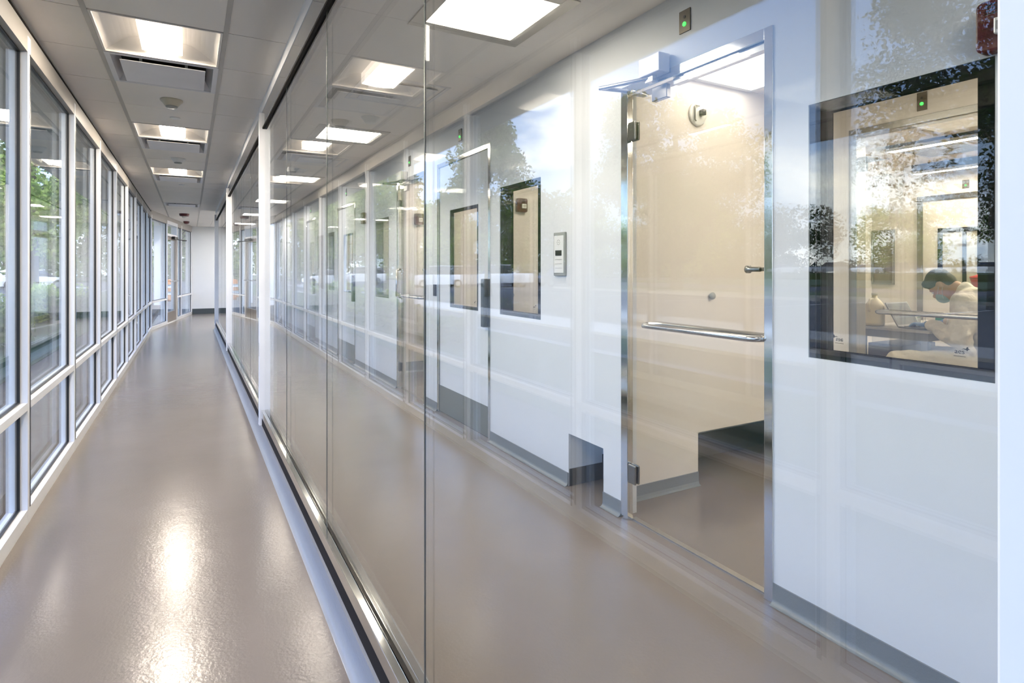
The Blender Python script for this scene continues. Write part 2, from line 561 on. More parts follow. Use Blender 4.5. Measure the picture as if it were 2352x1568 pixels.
# ------------------------------------------------------------------ right white wall with openings
# openings: (y0, y1, z0, z1)
D1 = (1.447, 2.337, 0.0, 2.205)
R1 = (2.488, 2.817, 0.0, 0.309)
W1 = (0.751, 1.304, 0.956, 1.863)
W2 = (3.127, 3.683, 0.953, 1.862)
D2 = (3.829, 4.884, 0.0, 2.215)
D3 = (5.19, 6.05, 0.0, 2.215)
W3 = (6.35, 6.893, 0.953, 1.872)
D4 = (7.85, 8.93, 0.0, 2.20)
W4 = (9.16, 9.65, 0.955, 1.865)
W5 = (10.0, 10.53, 0.955, 1.86)
D5 = (10.72, 11.60, 0.0, 2.20)
W6 = (12.30, 12.78, 0.955, 1.86)
ops = [W1, D1, R1, W2, D2, D3, W3, D4, W4, W5, D5, W6]
wm = MB()
X0, X1 = XR, XR + 0.10
cur = Y0
for (a, b_, z0, z1) in ops:
    wm.box(X0, X1, cur, a, 0, H)
    wm.box(X0, X1, a, b_, z1, H)
    if z0 > 0:
        wm.box(X0, X1, a, b_, 0, z0)
    cur = b_
wm.box(X0, X1, cur, YEND, 0, H)
tag(wm.build('wall_right', WALLW), 'white glossy panel wall with doors and windows', 'wall', kind='structure')
# cove base
def cove(name, segs, label, m=COVE, x=XR, sgn=-1, hgt=0.078):
    mb = MB()
    rr = 0.022
    pr = [(x, hgt), (x + sgn * 0.006, hgt), (x + sgn * 0.006, rr)]
    for k in range(1, 5):
        a = math.pi / 2 * k / 4
        pr.append((x + sgn * (0.006 + rr * (1 - math.cos(a))), rr * (1 - math.sin(a)) + 0.001))
    pr.append((x, 0.001))
    for a, b_ in segs:
        mb.prism(pr, 'y', a, b_)
    tag(mb.build(name, m, None, 0.9), label, 'baseboard', kind='structure')
cove('baseboard_right', [(Y0, D1[0]), (D1[1], R1[0]), (R1[1], D2[0]), (D2[1], D3[0]), (D3[1], D4[0]), (D4[1], D5[0]), (D5[1], YEND)], 'grey coved base along the white panel wall')

# low return opening (recess) below the intercom
m = MB()
m.box(2.20, 2.22, R1[0] - 0.02, R1[1] + 0.02, 0, 0.33)
m.box(XR + 0.1, 2.22, R1[0] - 0.022, R1[0] - 0.001, 0, 0.33)
m.box(XR + 0.1, 2.22, R1[1] + 0.001, R1[1] + 0.022, 0, 0.33)
m.box(XR + 0.1, 2.22, R1[0] - 0.02, R1[1] + 0.02, 0.311, 0.33)
tag(m.build('trim_17', mat('return_lining', (0.58, 0.63, 0.68), 0.35)), 'lining of the low air return beside the glass door', 'trim', kind='structure')
m = MB().box(2.192, 2.20, R1[0], R1[1], 0.0, 0.15).box(XR + 0.004, 2.195, R1[1] - 0.004, R1[1], 0.0, 0.10).box(XR + 0.004, 2.195, R1[0], R1[0] + 0.004, 0.0, 0.10)
tag(m.build('trim_18', mat('return_base', (0.06, 0.065, 0.07), 0.3)), 'dark base inside the low air return', 'trim', kind='structure')

def decal(parent, y, z, x, size, mirror=False):
    e_rot = Matrix.Translation((x, y, z)) @ Matrix.Rotation(R(-90), 4, 'Z') @ Matrix.Rotation(R(90), 4, 'X')
    a = text_mesh('logo_lettering', 'aes', size, INK, parent, e_rot, mirror=mirror)
    sg = -1 if mirror else 1
    # bird swoosh above the lettering: body, wing, tail
    pts = [(0.10, 0.62), (0.42, 0.80), (0.66, 0.74), (0.78, 0.98), (0.92, 1.06), (0.98, 0.80), (1.22, 0.70), (0.96, 0.64), (0.86, 0.46), (0.70, 0.60), (0.40, 0.70)]
    pts = [(sg * (px * size * 1.0 + 0.1 * size), pz * size) for px, pz in pts]
    mb = MB()
    i = 0
    # wall-facing plate 1 mm thick
    mb.prism([(y - p, z + q) for p, q in pts], 'x', x - 0.0006, x + 0.0006)
    mb.build('logo_bird', INK, parent)
    MB().box(x - 0.0005, x + 0.0005, y - size * 0.75, y + size * 0.75, z - size * 0.42, z - size * 0.36).build('logo_line', INK, parent)

DN = [1]
def vision(y0, y1, z0, z1, label, logos=True, w=0.043, wt=0.030):
    WN[0] += 1
    r = empty('window_%d' % WN[0], (0, 0, 0))
    tag(r, label, 'window', kind='structure')
    MB().box(XR - 0.002, XR + 0.005, y0 + 0.001, y1 - 0.001, z0 + 0.001, z1 - 0.001).build('outer_pane', GLASS, r)
    MB().ring('x', y0, y1, z0, z1, w, XR + 0.0055, XR + 0.03, wb=wt, wt=wt).build('black_border', FRIT, r)
    MB().ring('x', y0, y1, z0, z1, 0.018, XR + 0.03, XR + 0.094, wb=0.016, wt=0.016).build('reveal', FRIT, r)
    MB().box(XR + 0.094, XR + 0.100, y0 + 0.001, y1 - 0.001, z0 + 0.001, z1 - 0.001).build('inner_pane', GLASS, r)
    MB().ring('x', y0, y1, z0, z1, w * 0.8, XR + 0.086, XR + 0.0935, wb=wt * 0.8, wt=wt * 0.8).build('inner_border', FRIT, r)
    if logos:
        decal(r, y1 - 0.110, z0 + 0.070, XR + 0.0052, 0.020, mirror=True)
        decal(r, y0 + 0.087, z0 + 0.072, XR + 0.0052, 0.020)
    return r
vision(*W1, 'large black-bordered window with a person working behind it')
vision(*W2, 'black-bordered window between the steel framed white door and the intercom')
vision(*W3, 'black-bordered window right of the far white door', w=0.03)
vision(*W4, 'narrow far window left of the far white door', logos=False, w=0.03)
vision(*W5, 'far window seen through the reflected mullions', logos=False, w=0.03)
vision(*W6, 'farthest window of the white wall', logos=False, w=0.03)

def glass_door(y0, y1, zt, label, X=XR, depth=0.03, closer=True, bar=True, dhandle=False):
    """frameless glass swing door in a polished steel frame; wall face at X, hinges on the y1 side"""
    DN[0] += 1
    r = empty('door_%d' % DN[0], (0, 0, 0))
    tag(r, label, 'door', kind='structure')
    fw0, fw1 = 0.038, 0.052
    f = MB()
    f.box(X - 0.006, X + depth, y0, y0 + fw0, 0.0, zt)
    f.box(X - 0.006, X + depth, y1 - fw1, y1, 0.0, zt)
    f.box(X - 0.006, X + depth, y0 + fw0, y1 - fw1, zt - 0.045, zt)
    if depth < 0.05:
        rv = MB().box(X + depth, X + 0.1, y0, y0 + fw0, 0, zt).box(X + depth, X + 0.1, y0 + fw0, y1 - fw1, zt - 0.045, zt)
        rv.build('reveal', ROOMW, r)
    f.build('frame', CHROME if depth < 0.05 else DARKSTEEL, r, bevel=0.002)
    a, b_ = y0 + fw0, y1 - fw1
    MB().box(X + 0.004, X + 0.014, a + 0.003, b_ - 0.003, 0.008, zt - 0.048).build('glass_leaf', GLASS, r)
    MB().box(X + 0.02, X + 0.05, a, b_, 0.0, 0.007).build('threshold', STEEL, r)
    for z in (0.242, 1.968):
        h = MB().box(X - 0.008, X + 0.0035, b_ - 0.060, b_ - 0.004, z - 0.048, z + 0.048).box(X + 0.0145, X + 0.026, b_ - 0.060, b_ - 0.004, z - 0.048, z + 0.048)
        h.build('hinge', DARKSTEEL, r, bevel=0.006)
    zb = 1.003
    if bar:
        MB().tube([(X + 0.004, b_ - 0.13, zb), (X - 0.02, b_ - 0.14, zb), (X - 0.04, b_ - 0.16, zb), (X - 0.045, b_ - 0.19, zb), (X - 0.045, a + 0.05, zb),
                   (X - 0.04, a + 0.03, zb), (X - 0.02, a + 0.015, zb), (X + 0.004, a + 0.01, zb)], 0.0125, 14).build('push_bar', STEEL, r, smooth=True)
        MB().tube([(X + 0.014, b_ - 0.13, zb), (X + 0.08, b_ - 0.14, zb), (X + 0.085, b_ - 0.17, zb), (X + 0.085, a + 0.05, zb), (X + 0.014, a + 0.02, zb)], 0.0125, 14).build('pull_bar', STEEL, r, smooth=True)
    if dhandle:
        MB().tube([(X + 0.004, b_ - 0.05, 1.275), (X - 0.03, b_ - 0.06, 1.275), (X - 0.05, b_ - 0.10, 1.262), (X - 0.055, b_ - 0.10, 1.0), (X - 0.03, b_ - 0.06, 0.985), (X + 0.004, b_ - 0.05, 0.985)], 0.013, 12).build('pull_handle', STEEL, r, smooth=True)
    MB().lathe([(0.010, 0.0), (0.010, 0.045), (0.016, 0.05), (0.016, 0.065), (0.010, 0.07)], X + 0.045, a + 0.055, 16, 'y', 1.273).tube([(X + 0.045, a, 1.273), (X + 0.045, a + 0.06, 1.273)], 0.008).build('latch_knob', DARKSTEEL, r, smooth=True)
    if closer:
        cl = MB().box(X - 0.075, X - 0.008, b_ - 0.30, b_ - 0.16, zt - 0.022, zt + 0.065).build('door_closer', DIFF, r, bevel=0.004)
        MB().tube([(X - 0.05, b_ - 0.21, zt - 0.03), (X - 0.16, b_ + 0.03, zt - 0.03)], 0.010).tube([(X - 0.16, b_ + 0.03, zt - 0.03), (X - 0.02, b_ - 0.02, zt - 0.035)], 0.010).box(X - 0.06, X - 0.035, b_ - 0.24, b_ - 0.19, zt - 0.05, zt - 0.02).build('closer_arm', STEEL, cl)
        MB().box(X + 0.0, X + 0.028, b_ - 0.27, b_ - 0.17, zt - 0.125, zt - 0.06).build('arm_clamp', DARKSTEEL, r, bevel=0.003)
        MB().box(X + 0.012, X + 0.05, a, b_ - 0.30, zt - 0.075, zt - 0.048).build('header_rail', STEEL, r)
    return r
glass_door(*D1[:2], D1[3], 'wide glass door with horizontal push bar right of the low air return')
glass_door(*D3[:2], D3[3], 'farther glass door with a D-shaped pull handle', dhandle=True)

def white_door(y0, y1, zt, wy0, wy1, label, pull_side=-1, wt=0.024):
    DN[0] += 1
    r = empty('door_%d' % DN[0], (0, 0, 0))
    tag(r, label, 'door', kind='structure')
    MB().ring('x', y0, y1, 0.0, zt, 0.036, XR - 0.004, XR + 0.104, wb=0.0, wt=0.032).build('frame', CHROME, r)
    a, b_, c_ = y0 + 0.038, y1 - 0.038, zt - 0.034
    lf = MB()
    zw0, zw1 = 0.953, 1.783
    lf.box(XR + 0.006, XR + 0.05, a, wy0, 0.012, c_).box(XR + 0.006, XR + 0.05, wy1, b_, 0.012, c_)
    lf.box(XR + 0.006, XR + 0.05, wy0, wy1, 0.012, zw0).box(XR + 0.006, XR + 0.05, wy0, wy1, zw1, c_)
    lf.build('leaf', WALLW, r)
    MB().ring('x', a - 0.001, b_ + 0.001, 0.012, c_, 0.005, XR + 0.004, XR + 0.03, wb=0.004).build('edge_gasket', BLACK, r)
    MB().box(XR + 0.0035, XR + 0.006, a + 0.004, b_ - 0.004, 0.016, 0.246).build('kick_plate', KICK, r)
    MB().box(XR + 0.004, XR + 0.012, a, b_, 0.002, 0.014).build('bottom_seal', CHROME, r)
    w = MB().box(XR + 0.004, XR + 0.009, wy0, wy1, zw0, zw1).build('vision_pane', GLASS, r)
    MB().ring('x', wy0, wy1, zw0, zw1, 0.032, XR + 0.0095, XR + 0.03, wb=wt, wt=wt).build('black_border', FRIT, w)
    decal(w, wy0 + 0.07, zw0 + 0.06, XR + 0.0092, 0.016)
    decal(w, wy1 - 0.07, zw0 + 0.06, XR + 0.0092, 0.016, mirror=True)
    MB().box(XR - 0.035, XR + 0.004, a + 0.012, a + 0.062, 0.842, 1.205).build('pull_handle', mat('handle_dark', (0.06, 0.075, 0.075), 0.3), r, bevel=0.006)
    return r
white_door(*D2[:2], D2[3], 4.052, 4.613, 'white door with black-bordered pane and grey kick plate in a steel frame')
white_door(*D4[:2], D4[3], 8.006, 8.576, 'far white door with window and kick plate')
white_door(*D5[:2], D5[3], 10.90, 11.30, 'farthest white door, seen between reflected mullions')

# wall devices --------------------------------------------------------
def sensor(y0, y1, z0, z1, label, X=XR, seed=None):
    r = box('status_plate', BRONZE, X - 0.006, X, y0, y1, z0, z1, bevel=0.001)
    tag(r, label, 'wall plate', 'indicator plates above doors')
    ym = (y0 + y1) / 2
    MB().lathe([(0.010, 0.0), (0.010, -0.003), (0.006, -0.006), (0.001, -0.007)], X - 0.006, ym, 14, 'x', z0 + (z1 - z0) * 0.36).build('green_led', LED, r, smooth=True)
    MB().lathe([(0.007, 0.0), (0.007, -0.002), (0.001, -0.002)], X - 0.006, ym, 12, 'x', z0 + (z1 - z0) * 0.68).build('key_switch', PLASTIC_BLACK, r)
    return r
sensor(1.864, 1.930, 2.338, 2.438, 'bronze plate with green light above the wide glass door')
sensor(4.348, 4.410, 2.333, 2.430, 'bronze plate with green light above the steel framed white door')
sensor(5.602, 5.669, 2.322, 2.425, 'bronze plate with green light above the farther glass door')
sensor(8.33, 8.39, 2.325, 2.425, 'bronze plate above the far white door')
sensor(11.10, 11.17, 2.325, 2.425, 'bronze plate above the farthest white door')

r = empty('intercom', (XR, 2.8955, 1.366))
tag(r, 'slim grey and white intercom right of the black-bordered window', 'intercom')
MB().box(-0.016, 0, -0.0605, 0.0605, -0.130, 0.130).build('housing', PLASTIC_GREY, r, bevel=0.004)
MB().box(-0.019, -0.0155, -0.050, 0.050, -0.114, 0.110).build('face_plate', PLASTIC_WHITE, r, bevel=0.002)
MB().box(-0.0205, -0.0185, -0.033, 0.033, -0.010, 0.022).build('display', PLASTIC_BLACK, r)
sp = MB()
for k in range(9):
    a = 2 * math.pi * k / 8
    rr = 0.014 if k < 8 else 0
    sp.lathe([(0.003, 0), (0.003, -0.001), (0.001, -0.001)], -0.019, rr * math.cos(a), 8, 'x', 0.07 + rr * math.sin(a))
sp.build('speaker_holes', PLASTIC_GREY, r)
MB().box(-0.0200, -0.0188, -0.036, 0.036, -0.035, -0.032).box(-0.0200, -0.0188, -0.036, 0.036, -0.060, -0.058).box(-0.0200, -0.0188, -0.036, 0.036, -0.085, -0.083).build('button_lines', PLASTIC_GREY, r)

def strobe(loc, rz, label, s=1.0):
    """fire alarm strobe, back on local +X side plane x=0, faces -X"""
    r = empty('fire_alarm_strobe', loc, rz)
    tag(r, label, 'fire alarm', 'red fire alarm strobes')
    pts = []
    hw, hh, rr = 0.060, 0.070, 0.018
    for cx, cz, a0 in ((hw - rr, hh - rr, 0), (-hw + rr, hh - rr, 90), (-hw + rr, -hh + rr, 180), (hw - rr, -hh + rr, 270)):
        for k in range(5):
            a = R(a0 + 22.5 * k)
            pts.append((cx + rr * math.cos(a), cz + rr * math.sin(a)))
    MB().prism(pts, 'x', -0.045, 0).build('housing', RED, r, bevel=0.006)
    MB().box(-0.062, -0.045, -0.038, 0.012, -0.032, 0.012).build('strobe_lens', STROBE, r, bevel=0.004)
    MB().box(-0.064, -0.062, -0.030, 0.004, -0.022, 0.002).build('flash_reflector', CHROME, r)
    gr = MB()
    for k in range(4):
        gr.box(-0.0465, -0.0445, -0.036, 0.036, 0.030 + 0.008 * k, 0.033 + 0.008 * k)
    gr.build('horn_grille', PLASTIC_BLACK, r)
    return r
strobe((XR, 0.72, 1.935), 0, 'red fire alarm strobe above the large window, cut by the near post')
strobe((XR, 7.35, 1.928), 0, 'red fire alarm strobe beside the far window, seen edge on')
strobe((2.93, 5.10, 1.925), R(90), 'red fire alarm strobe on the wall behind the middle window')
strobe((2.50, 6.92, 1.905), R(90), 'red fire alarm strobe inside the farther glass door')

r = box('door_contact', PLASTIC_BLACK, XR - 0.012, XR, 4.905, 4.965, 1.035, 1.140, bevel=0.003)
tag(r, 'small black reader beside the steel framed white door', 'reader')

# ------------------------------------------------------------------ ceiling devices
def troffer(y0, label):
    cx, cy = (JX0 + JX1) / 2, y0 + PITCH / 2
    r = empty('ceiling_troffer', (cx, cy, H))
    tag(r, label, 'ceiling light', 'square troffers of the glazed corridor')
    hw, hl = 0.29, 0.297
    MB().ring('z', -hw - 0.004, hw + 0.004, -hl - 0.004, hl + 0.004, 0.012, -0.004, 0.10).build('housing', TROFW, r)
    # curved reflector wings + top
    prof = []
    for k in range(9):
        a = k / 8
        prof.append((-hw + 0.19 * a, 0.085 * math.sin(a * math.pi / 2)))
    full = prof + [(-x, z) for x, z in prof[::-1]]
    i = MB()
    n = len(full)
    for yy in (-hl, hl):
        for x, z in full:
            i.v.append((x, yy, z))
    for k in range(n - 1):
        i.f.append([k, k + 1, n + k + 1, n + k])
    for k, (x, z) in enumerate(full):
        i.v.append((x, hl, 0.10)); i.v.append((x, -hl, 0.10))
    rf = i.build('reflector', TROFW, r)
    sm = rf.modifiers.new('solid', 'SOLIDIFY'); sm.thickness = 0.004; sm.offset = 1
    # end reflectors, sloped
    for sg in (-1, 1):
        MB().prism([(sg * hl, 0.0), (sg * (hl - 0.004), 0.0), (sg * (hl - 0.07), 0.084), (sg * hl, 0.084)], 'x', -hw, hw).build('end_reflector', TROFW, r)
    lens = MB()
    pl = [(-0.098 + 0.196 * k / 10, 0.016 - 0.010 * math.sin(math.pi * k / 10)) for k in range(11)]
    pl += [(0.098, 0.019), (-0.098, 0.019)]
    lens.prism(pl, 'y', -hl + 0.075, hl - 0.075)
    lens.build('lens', LENS, r)
    MB().ring('z', -0.102, 0.102, -hl + 0.071, hl - 0.071, 0.004, 0.012, 0.084).build('lens_basket', BASKET, r)
    return r
for k, ty in enumerate(TROF_Y):
    troffer(ty, ['lit square troffer just overhead, out of the frame', 'largest lit square troffer at the top of the photo',
                 'second lit square troffer beyond the smoke detector', 'third lit square troffer, farthest of the row'][k])

def diffuser(cx, cy, label, hgt=H, grp='square plaque air diffusers'):
    r = empty('air_diffuser', (cx, cy, hgt))
    tag(r, label, 'air diffuser', grp)
    f = MB().ring('z', -0.297, 0.297, -0.297, 0.297, 0.030, -0.004, 0.02)
    f.build('frame', DIFF, r, bevel=0.002)
    # sloped collar
    co = MB()
    for sx, sy in ((1, 0), (-1, 0), (0, 1), (0, -1)):
        a, b_ = 0.268, 0.232
        if sx:
            q = [(sx * a, -a, 0.0), (sx * a, a, 0.0), (sx * b_, b_, 0.06), (sx * b_, -b_, 0.06)]
        else:
            q = [(-a, sy * a, 0.0), (a, sy * a, 0.0), (b_, sy * b_, 0.06), (-b_, sy * b_, 0.06)]
        i = len(co.v)
        co.v += q
        co.f.append([i, i + 1, i + 2, i + 3])
    cm = co.build('collar', DIFF, r)
    sm = cm.modifiers.new('solid', 'SOLIDIFY'); sm.thickness = 0.003
    MB().box(-0.232, 0.232, -0.232, 0.232, 0.06, 0.07).build('throat', DARKGAP, r)
    MB().box(-0.225, 0.225, -0.225, 0.225, -0.014, -0.009).build('plaque', DIFF, r, bevel=0.003)
    for sx in (-0.12, 0.12):
        for sy in (-0.2, 0.2):
            MB().box(sx - 0.008, sx + 0.008, sy - 0.006, sy + 0.006, -0.0088, 0.06).build('bracket', STEEL, r)
    return r
CXL = (JX0 + JX1) / 2
for k, ty in enumerate(TROF_Y):
    diffuser(CXL, ty + PITCH * 1.5, ['air diffuser just overhead, out of the frame', 'white air diffuser touching the largest troffer', 'white air diffuser touching the second troffer',
                                     'white air diffuser touching the third troffer'][k])
diffuser(CXL, 12.88, 'last white air diffuser near the red ceiling strobe')

def ceiling_disc(name, prof, m, x, y, label, cat, grp=None, extra=None):
    o = MB().lathe(prof, 0, 0, 28).build(name, m, None, smooth=False)
    o.location = (x, y, H)
    for p in o.data.polygons:
        p.use_smooth = True
    tag(o, label, cat, grp)
    return o
SMK = [(0.075, 0.0), (0.075, -0.008), (0.060, -0.022), (0.048, -0.040), (0.044, -0.046)]
sm_ = ceiling_disc('smoke_detector', SMK, PLASTIC_BEIGE, CXL + 0.02, 4.98, 'beige smoke detector between the first two troffers', 'smoke detector')
MB().lathe([(0.040, -0.046), (0.040, -0.052), (0.034, -0.058), (0.005, -0.060)], 0, 0, 24).build('sensor_cap', PLASTIC_GREY, sm_, smooth=True)
def sprinkler(x, y, label):
    o = ceiling_disc('sprinkler_cover', [(0.04, 0.0), (0.04, -0.004), (0.034, -0.007), (0.002, -0.008)], PLASTIC_WHITE, x, y, label, 'sprinkler', 'flat sprinkler covers')
    return o
sprinkler(CXL + 0.03, 5.55, 'flat round sprinkler cover just past the smoke detector')
s2 = ceiling_disc('smoke_detector', SMK, PLASTIC_WHITE, CXL + 0.02, 7.55, 'white smoke detector between the second and third troffers', 'smoke detector')
MB().lathe([(0.040, -0.046), (0.040, -0.052), (0.034, -0.058), (0.005, -0.060)], 0, 0, 24).build('sensor_cap', PLASTIC_GREY, s2, smooth=True)
sprinkler(CXL + 0.03, 9.86, 'flat round sprinkler cover behind the third diffuser')
o = ceiling_disc('ceiling_strobe', [(0.10, 0.0), (0.10, -0.02), (0.09, -0.05), (0.085, -0.055)], RED, CXL + 0.02, 14.9, 'red ceiling strobe near the far end of the corridor', 'fire alarm')
MB().lathe([(0.045, -0.055), (0.045, -0.075), (0.035, -0.09), (0.004, -0.095)], 0, 0, 24).build('strobe_lens', STROBE, o, smooth=True)
ceiling_disc('exit_bell', [(0.07, 0.0), (0.07, -0.03), (0.05, -0.06), (0.01, -0.065)], RED, CXL + 0.05, 17.2, 'small red ceiling alarm closest to the end wall', 'fire alarm')

# right corridor panels
PANEL_FAR = mat('light_panel_bright', (0.9, 0.9, 0.88), 0.5, emit=(1.0, 0.93, 0.84), estr=34.0)  # emission raised above PANEL to brighten the end wall
def panel(py, label):
    r = empty('flat_ceiling_light', ((PX0 + PX1) / 2, py, H))
    tag(r, label, 'ceiling light', 'framed flat lights of the corridor behind the glass')
    MB().ring('z', -0.315, 0.315, -0.315, 0.315, 0.072, -0.006, 0.02).build('frame', ALFRAME, r, bevel=0.002)
    MB().box(-0.243, 0.243, -0.243, 0.243, -0.003, 0.012).build('lens', PANEL if py < 12 else PANEL_FAR, r)
    return r
for k, py in enumerate(PANEL_Y):
    panel(py, ['flat ceiling light behind the viewer, out of the frame', 'large framed ceiling light cut by the top of the photo', 'framed ceiling light beyond the hanging reflection of the diffuser',
               'third framed ceiling light along the white wall', 'fourth framed ceiling light, a thin bright sliver', 'framed ceiling light near the end of the glass partition', 'farthest framed ceiling light by the end wall'][k])
diffuser(1.28, 4.0, 'bronze edged air diffuser between the two nearest flat lights', grp='air diffusers behind the glass')
diffuser(1.28, 6.95, 'air diffuser between the second and third flat lights', grp='air diffusers behind the glass')
for k, (x, y) in enumerate(((1.30, 4.75), (1.2, 7.6))):
    o = ceiling_disc('smoke_detector', SMK, PLASTIC_WHITE, x, y, ['pale detector in front of the second flat light', 'pale detector in front of the third flat light'][k], 'smoke detector')

# ------------------------------------------------------------------ rooms behind the white wall
XI = XR + 0.10
def wallbox(name, x0, x1, y0, y1, z0, z1, label, m=ROOMW):
    tag(box(name, m, x0, x1, y0, y1, z0, z1), label, 'wall', kind='structure')
# entry room A side panel with low return opening
m = MB().box(XI, 2.63, 2.465, 2.485, 0, H).box(2.63, 3.55, 2.465, 2.485, 0.308, H).box(3.55, XE, 2.465, 2.485, 0, H)
tag(m.build('wall_entry', ROOMW), 'cream side wall of the entry room behind the glass door', 'wall', kind='structure')
m = MB()
rr = 0.022
pr = [(2.465, 0.078), (2.459, 0.078), (2.459, rr), (2.454, 0.008), (2.440, 0.001), (2.465, 0.001)]
m.prism(pr, 'x', XI, 2.63)
tag(m.build('baseboard_entry', COVE), 'grey coved base of the entry room', 'baseboard', kind='structure')
wallbox('wall_entry.001', XI, XE, 2.825, 2.845, 0, H, 'partition between the entry room and its neighbour')
tag(box('trim_19', mat('chase_dark', (0.10, 0.105, 0.11), 0.35), 2.25, XE, 2.812, 2.8245, 0.0, 0.16), 'dark base inside the low return of the entry room', 'trim', kind='structure')
tag(box('trim_20', MATS['return_lining'], 2.25, XE, 2.8195, 2.8245, 0.16, 0.60), 'steel lining inside the low return of the entry room', 'trim', kind='structure')
wallbox('wall_entry.002', XI, XE, 0.10, 0.14, 0, H, 'near side wall of the entry room')
# wall with inner glass door
DI = (1.36, 2.302, 0.0, 2.205)
WI = (2.60, 2.60)
m = MB().box(XE, XE + 0.1, Y0, DI[0], 0, H).box(XE, XE + 0.1, DI[1], YEND, 0, H).box(XE, XE + 0.1, DI[0], DI[1], DI[3], H)
tag(m.build('wall_inner', ROOMW), 'cream inner wall with a second glass door', 'wall', kind='structure')
glass_door(*DI[:2], DI[3], 'inner glass door with push bar in front of the seated person', X=XE, closer=False, depth=0.1)
sensor(1.83, 1.885, 2.235, 2.345, 'bronze plate with green light above the inner glass door', X=XE)
# neighbouring rooms
wallbox('wall_room.001', XI, XE, 5.10, 5.14, 0, H, 'cream wall behind the middle window carrying the red strobe')
wallbox('wall_room.002', XI, XE, 6.92, 6.96, 0, H, 'cream wall behind the farther glass door')
wallbox('wall_room.003', XI, XE, 9.02, 9.06, 0, H, 'cream wall behind the far white door')
wallbox('wall_room.004', XI, XE, 13.0, 13.04, 0, H, 'cream wall behind the farthest windows')
tag(MB().prism([(6.92, 0.13), (6.914, 0.13), (6.914, 0.02), (6.895, 0.001), (6.92, 0.001)], 'x', XI, XE).build('baseboard_room', COVE), 'grey coved base behind the farther glass door', 'baseboard', kind='structure')
# lab room B
wallbox('wall_back', XB, XB + 0.1, Y0, YEND, 0, 2.72, 'cream back wall of the lab room')
wallbox('wall_lab', XE + 0.1, XB, 4.48, 4.56, 0, H, 'cream left wall of the lab room')
wallbox('wall_lab.001', XE + 0.1, XB, -0.6, -0.52, 0, H, 'right wall of the lab room, out of view')
wallbox('wall_near', XL - 0.08, XB + 0.1, Y0 - 0.1, Y0, 0, 2.72, 'end wall behind the viewer', m=WALLW)
wallbox('wall_far', XE + 0.1, XB, YEND, YEND + 0.1, 0, 2.72, 'outer wall of the far rooms', m=WALLW)
# back wall door and windows (things seen far inside the lab)
DN[0] += 1
r = empty('door_%d' % DN[0], (0, 0, 0))
tag(r, 'steel framed door in the lab back wall behind the person', 'door', kind='structure')
MB().ring('x', 2.55, 3.91, 0.0, 2.19, 0.06, XB - 0.03, XB - 0.001, wb=0.0, wt=0.06).build('frame', DARKSTEEL, r)
MB().box(XB - 0.012, XB - 0.001, 2.61, 3.85, 0.01, 2.13).build('leaf', ROOMW, r)
MB().ring('x', 2.72, 3.68, 0.95, 1.78, 0.05, XB - 0.03, XB - 0.012).box(XB - 0.03, XB - 0.012, 3.38, 3.42, 0.95, 1.78).box(XB - 0.03, XB - 0.012, 3.24, 3.27, 0.95, 1.78).build('window_border', FRIT, r)
MB().box(XB - 0.020, XB - 0.0125, 2.77, 3.63, 1.0, 1.73).build('pane', mat('grey_pane', (0.45, 0.43, 0.36), 0.15), r)
sensor(3.36, 3.43, 2.24, 2.34, 'small plate with green light above the lab back door', X=XB)
WN[0] += 1
r = empty('window_%d' % WN[0], (0, 0, 0))
tag(r, 'dim window in the lab back wall left of the person', 'window', kind='structure')
MB().ring('x', 4.19, 4.47, 1.08, 1.80, 0.02, XB - 0.02, XB - 0.001).build('frame', DARKSTEEL, r)
MB().box(XB - 0.012, XB - 0.001, 4.21, 4.45, 1.10, 1.78).build('pane', mat('dim_pane', (0.20, 0.18, 0.14), 0.12), r)

# room lights
def linear(x, y0, y1, z, label, w=0.07):
    r = empty('linear_light', (x, (y0 + y1) / 2, z))
    tag(r, label, 'ceiling light', 'linear lights of the lab room')
    hl = (y1 - y0) / 2
    MB().ring('z', -w / 2 - 0.012, w / 2 + 0.012, -hl - 0.1, hl + 0.012, 0.012, 0.0, H - z).box(-w / 2 - 0.012, w / 2 + 0.012, -hl - 0.1, hl + 0.1, 0.03, H - z - 0.001).build('housing', PLASTIC_WHITE, r)
    MB().box(-w / 2, w / 2, -hl, hl, 0.002, 0.025).build('diffuser', ROOML, r)
    return r
linear(6.25, -0.2, 3.30, 2.47, 'nearer linear light on the lab ceiling', 0.10)
linear(7.65, -0.2, 3.75, 2.42, 'farther linear light on the lab ceiling', 0.09)
ROOML2 = mat('entry_light', (0.9, 0.9, 0.88), 0.5, emit=(1.0, 0.86, 0.72), estr=9.5)
ENTRYL = mat('entry_light_soft', (0.9, 0.9, 0.88), 0.5, emit=(1.0, 0.88, 0.74), estr=2.2)
ENTRY_FILL = mat('entry_light_bright', (0.9, 0.9, 0.88), 0.5, emit=(1.0, 0.87, 0.72), estr=4.2)
def room_panel(x, y, hx, hy, label, z=H, m=None):
    r = empty('room_ceiling_light', (x, y, z))
    tag(r, label, 'ceiling light', 'flat lights inside the rooms')
    MB().ring('z', -hx - 0.03, hx + 0.03, -hy - 0.03, hy + 0.03, 0.03, -0.012, -0.001).build('frame', PLASTIC_WHITE, r)
    MB().box(-hx, hx, -hy, hy, -0.009, -0.001).build('lens', m or ROOML2, r)
    return r
room_panel(2.74, 2.13, 0.30, 0.29, 'bright flat light on the ceiling behind the wide glass door', z=2.395, m=ENTRYL)
room_panel(2.95, 0.80, 0.55, 0.40, 'second flat light of the entry room, above and out of view', z=2.394, m=ENTRY_FILL)  # lamp added out of view to even out light on the entry wall
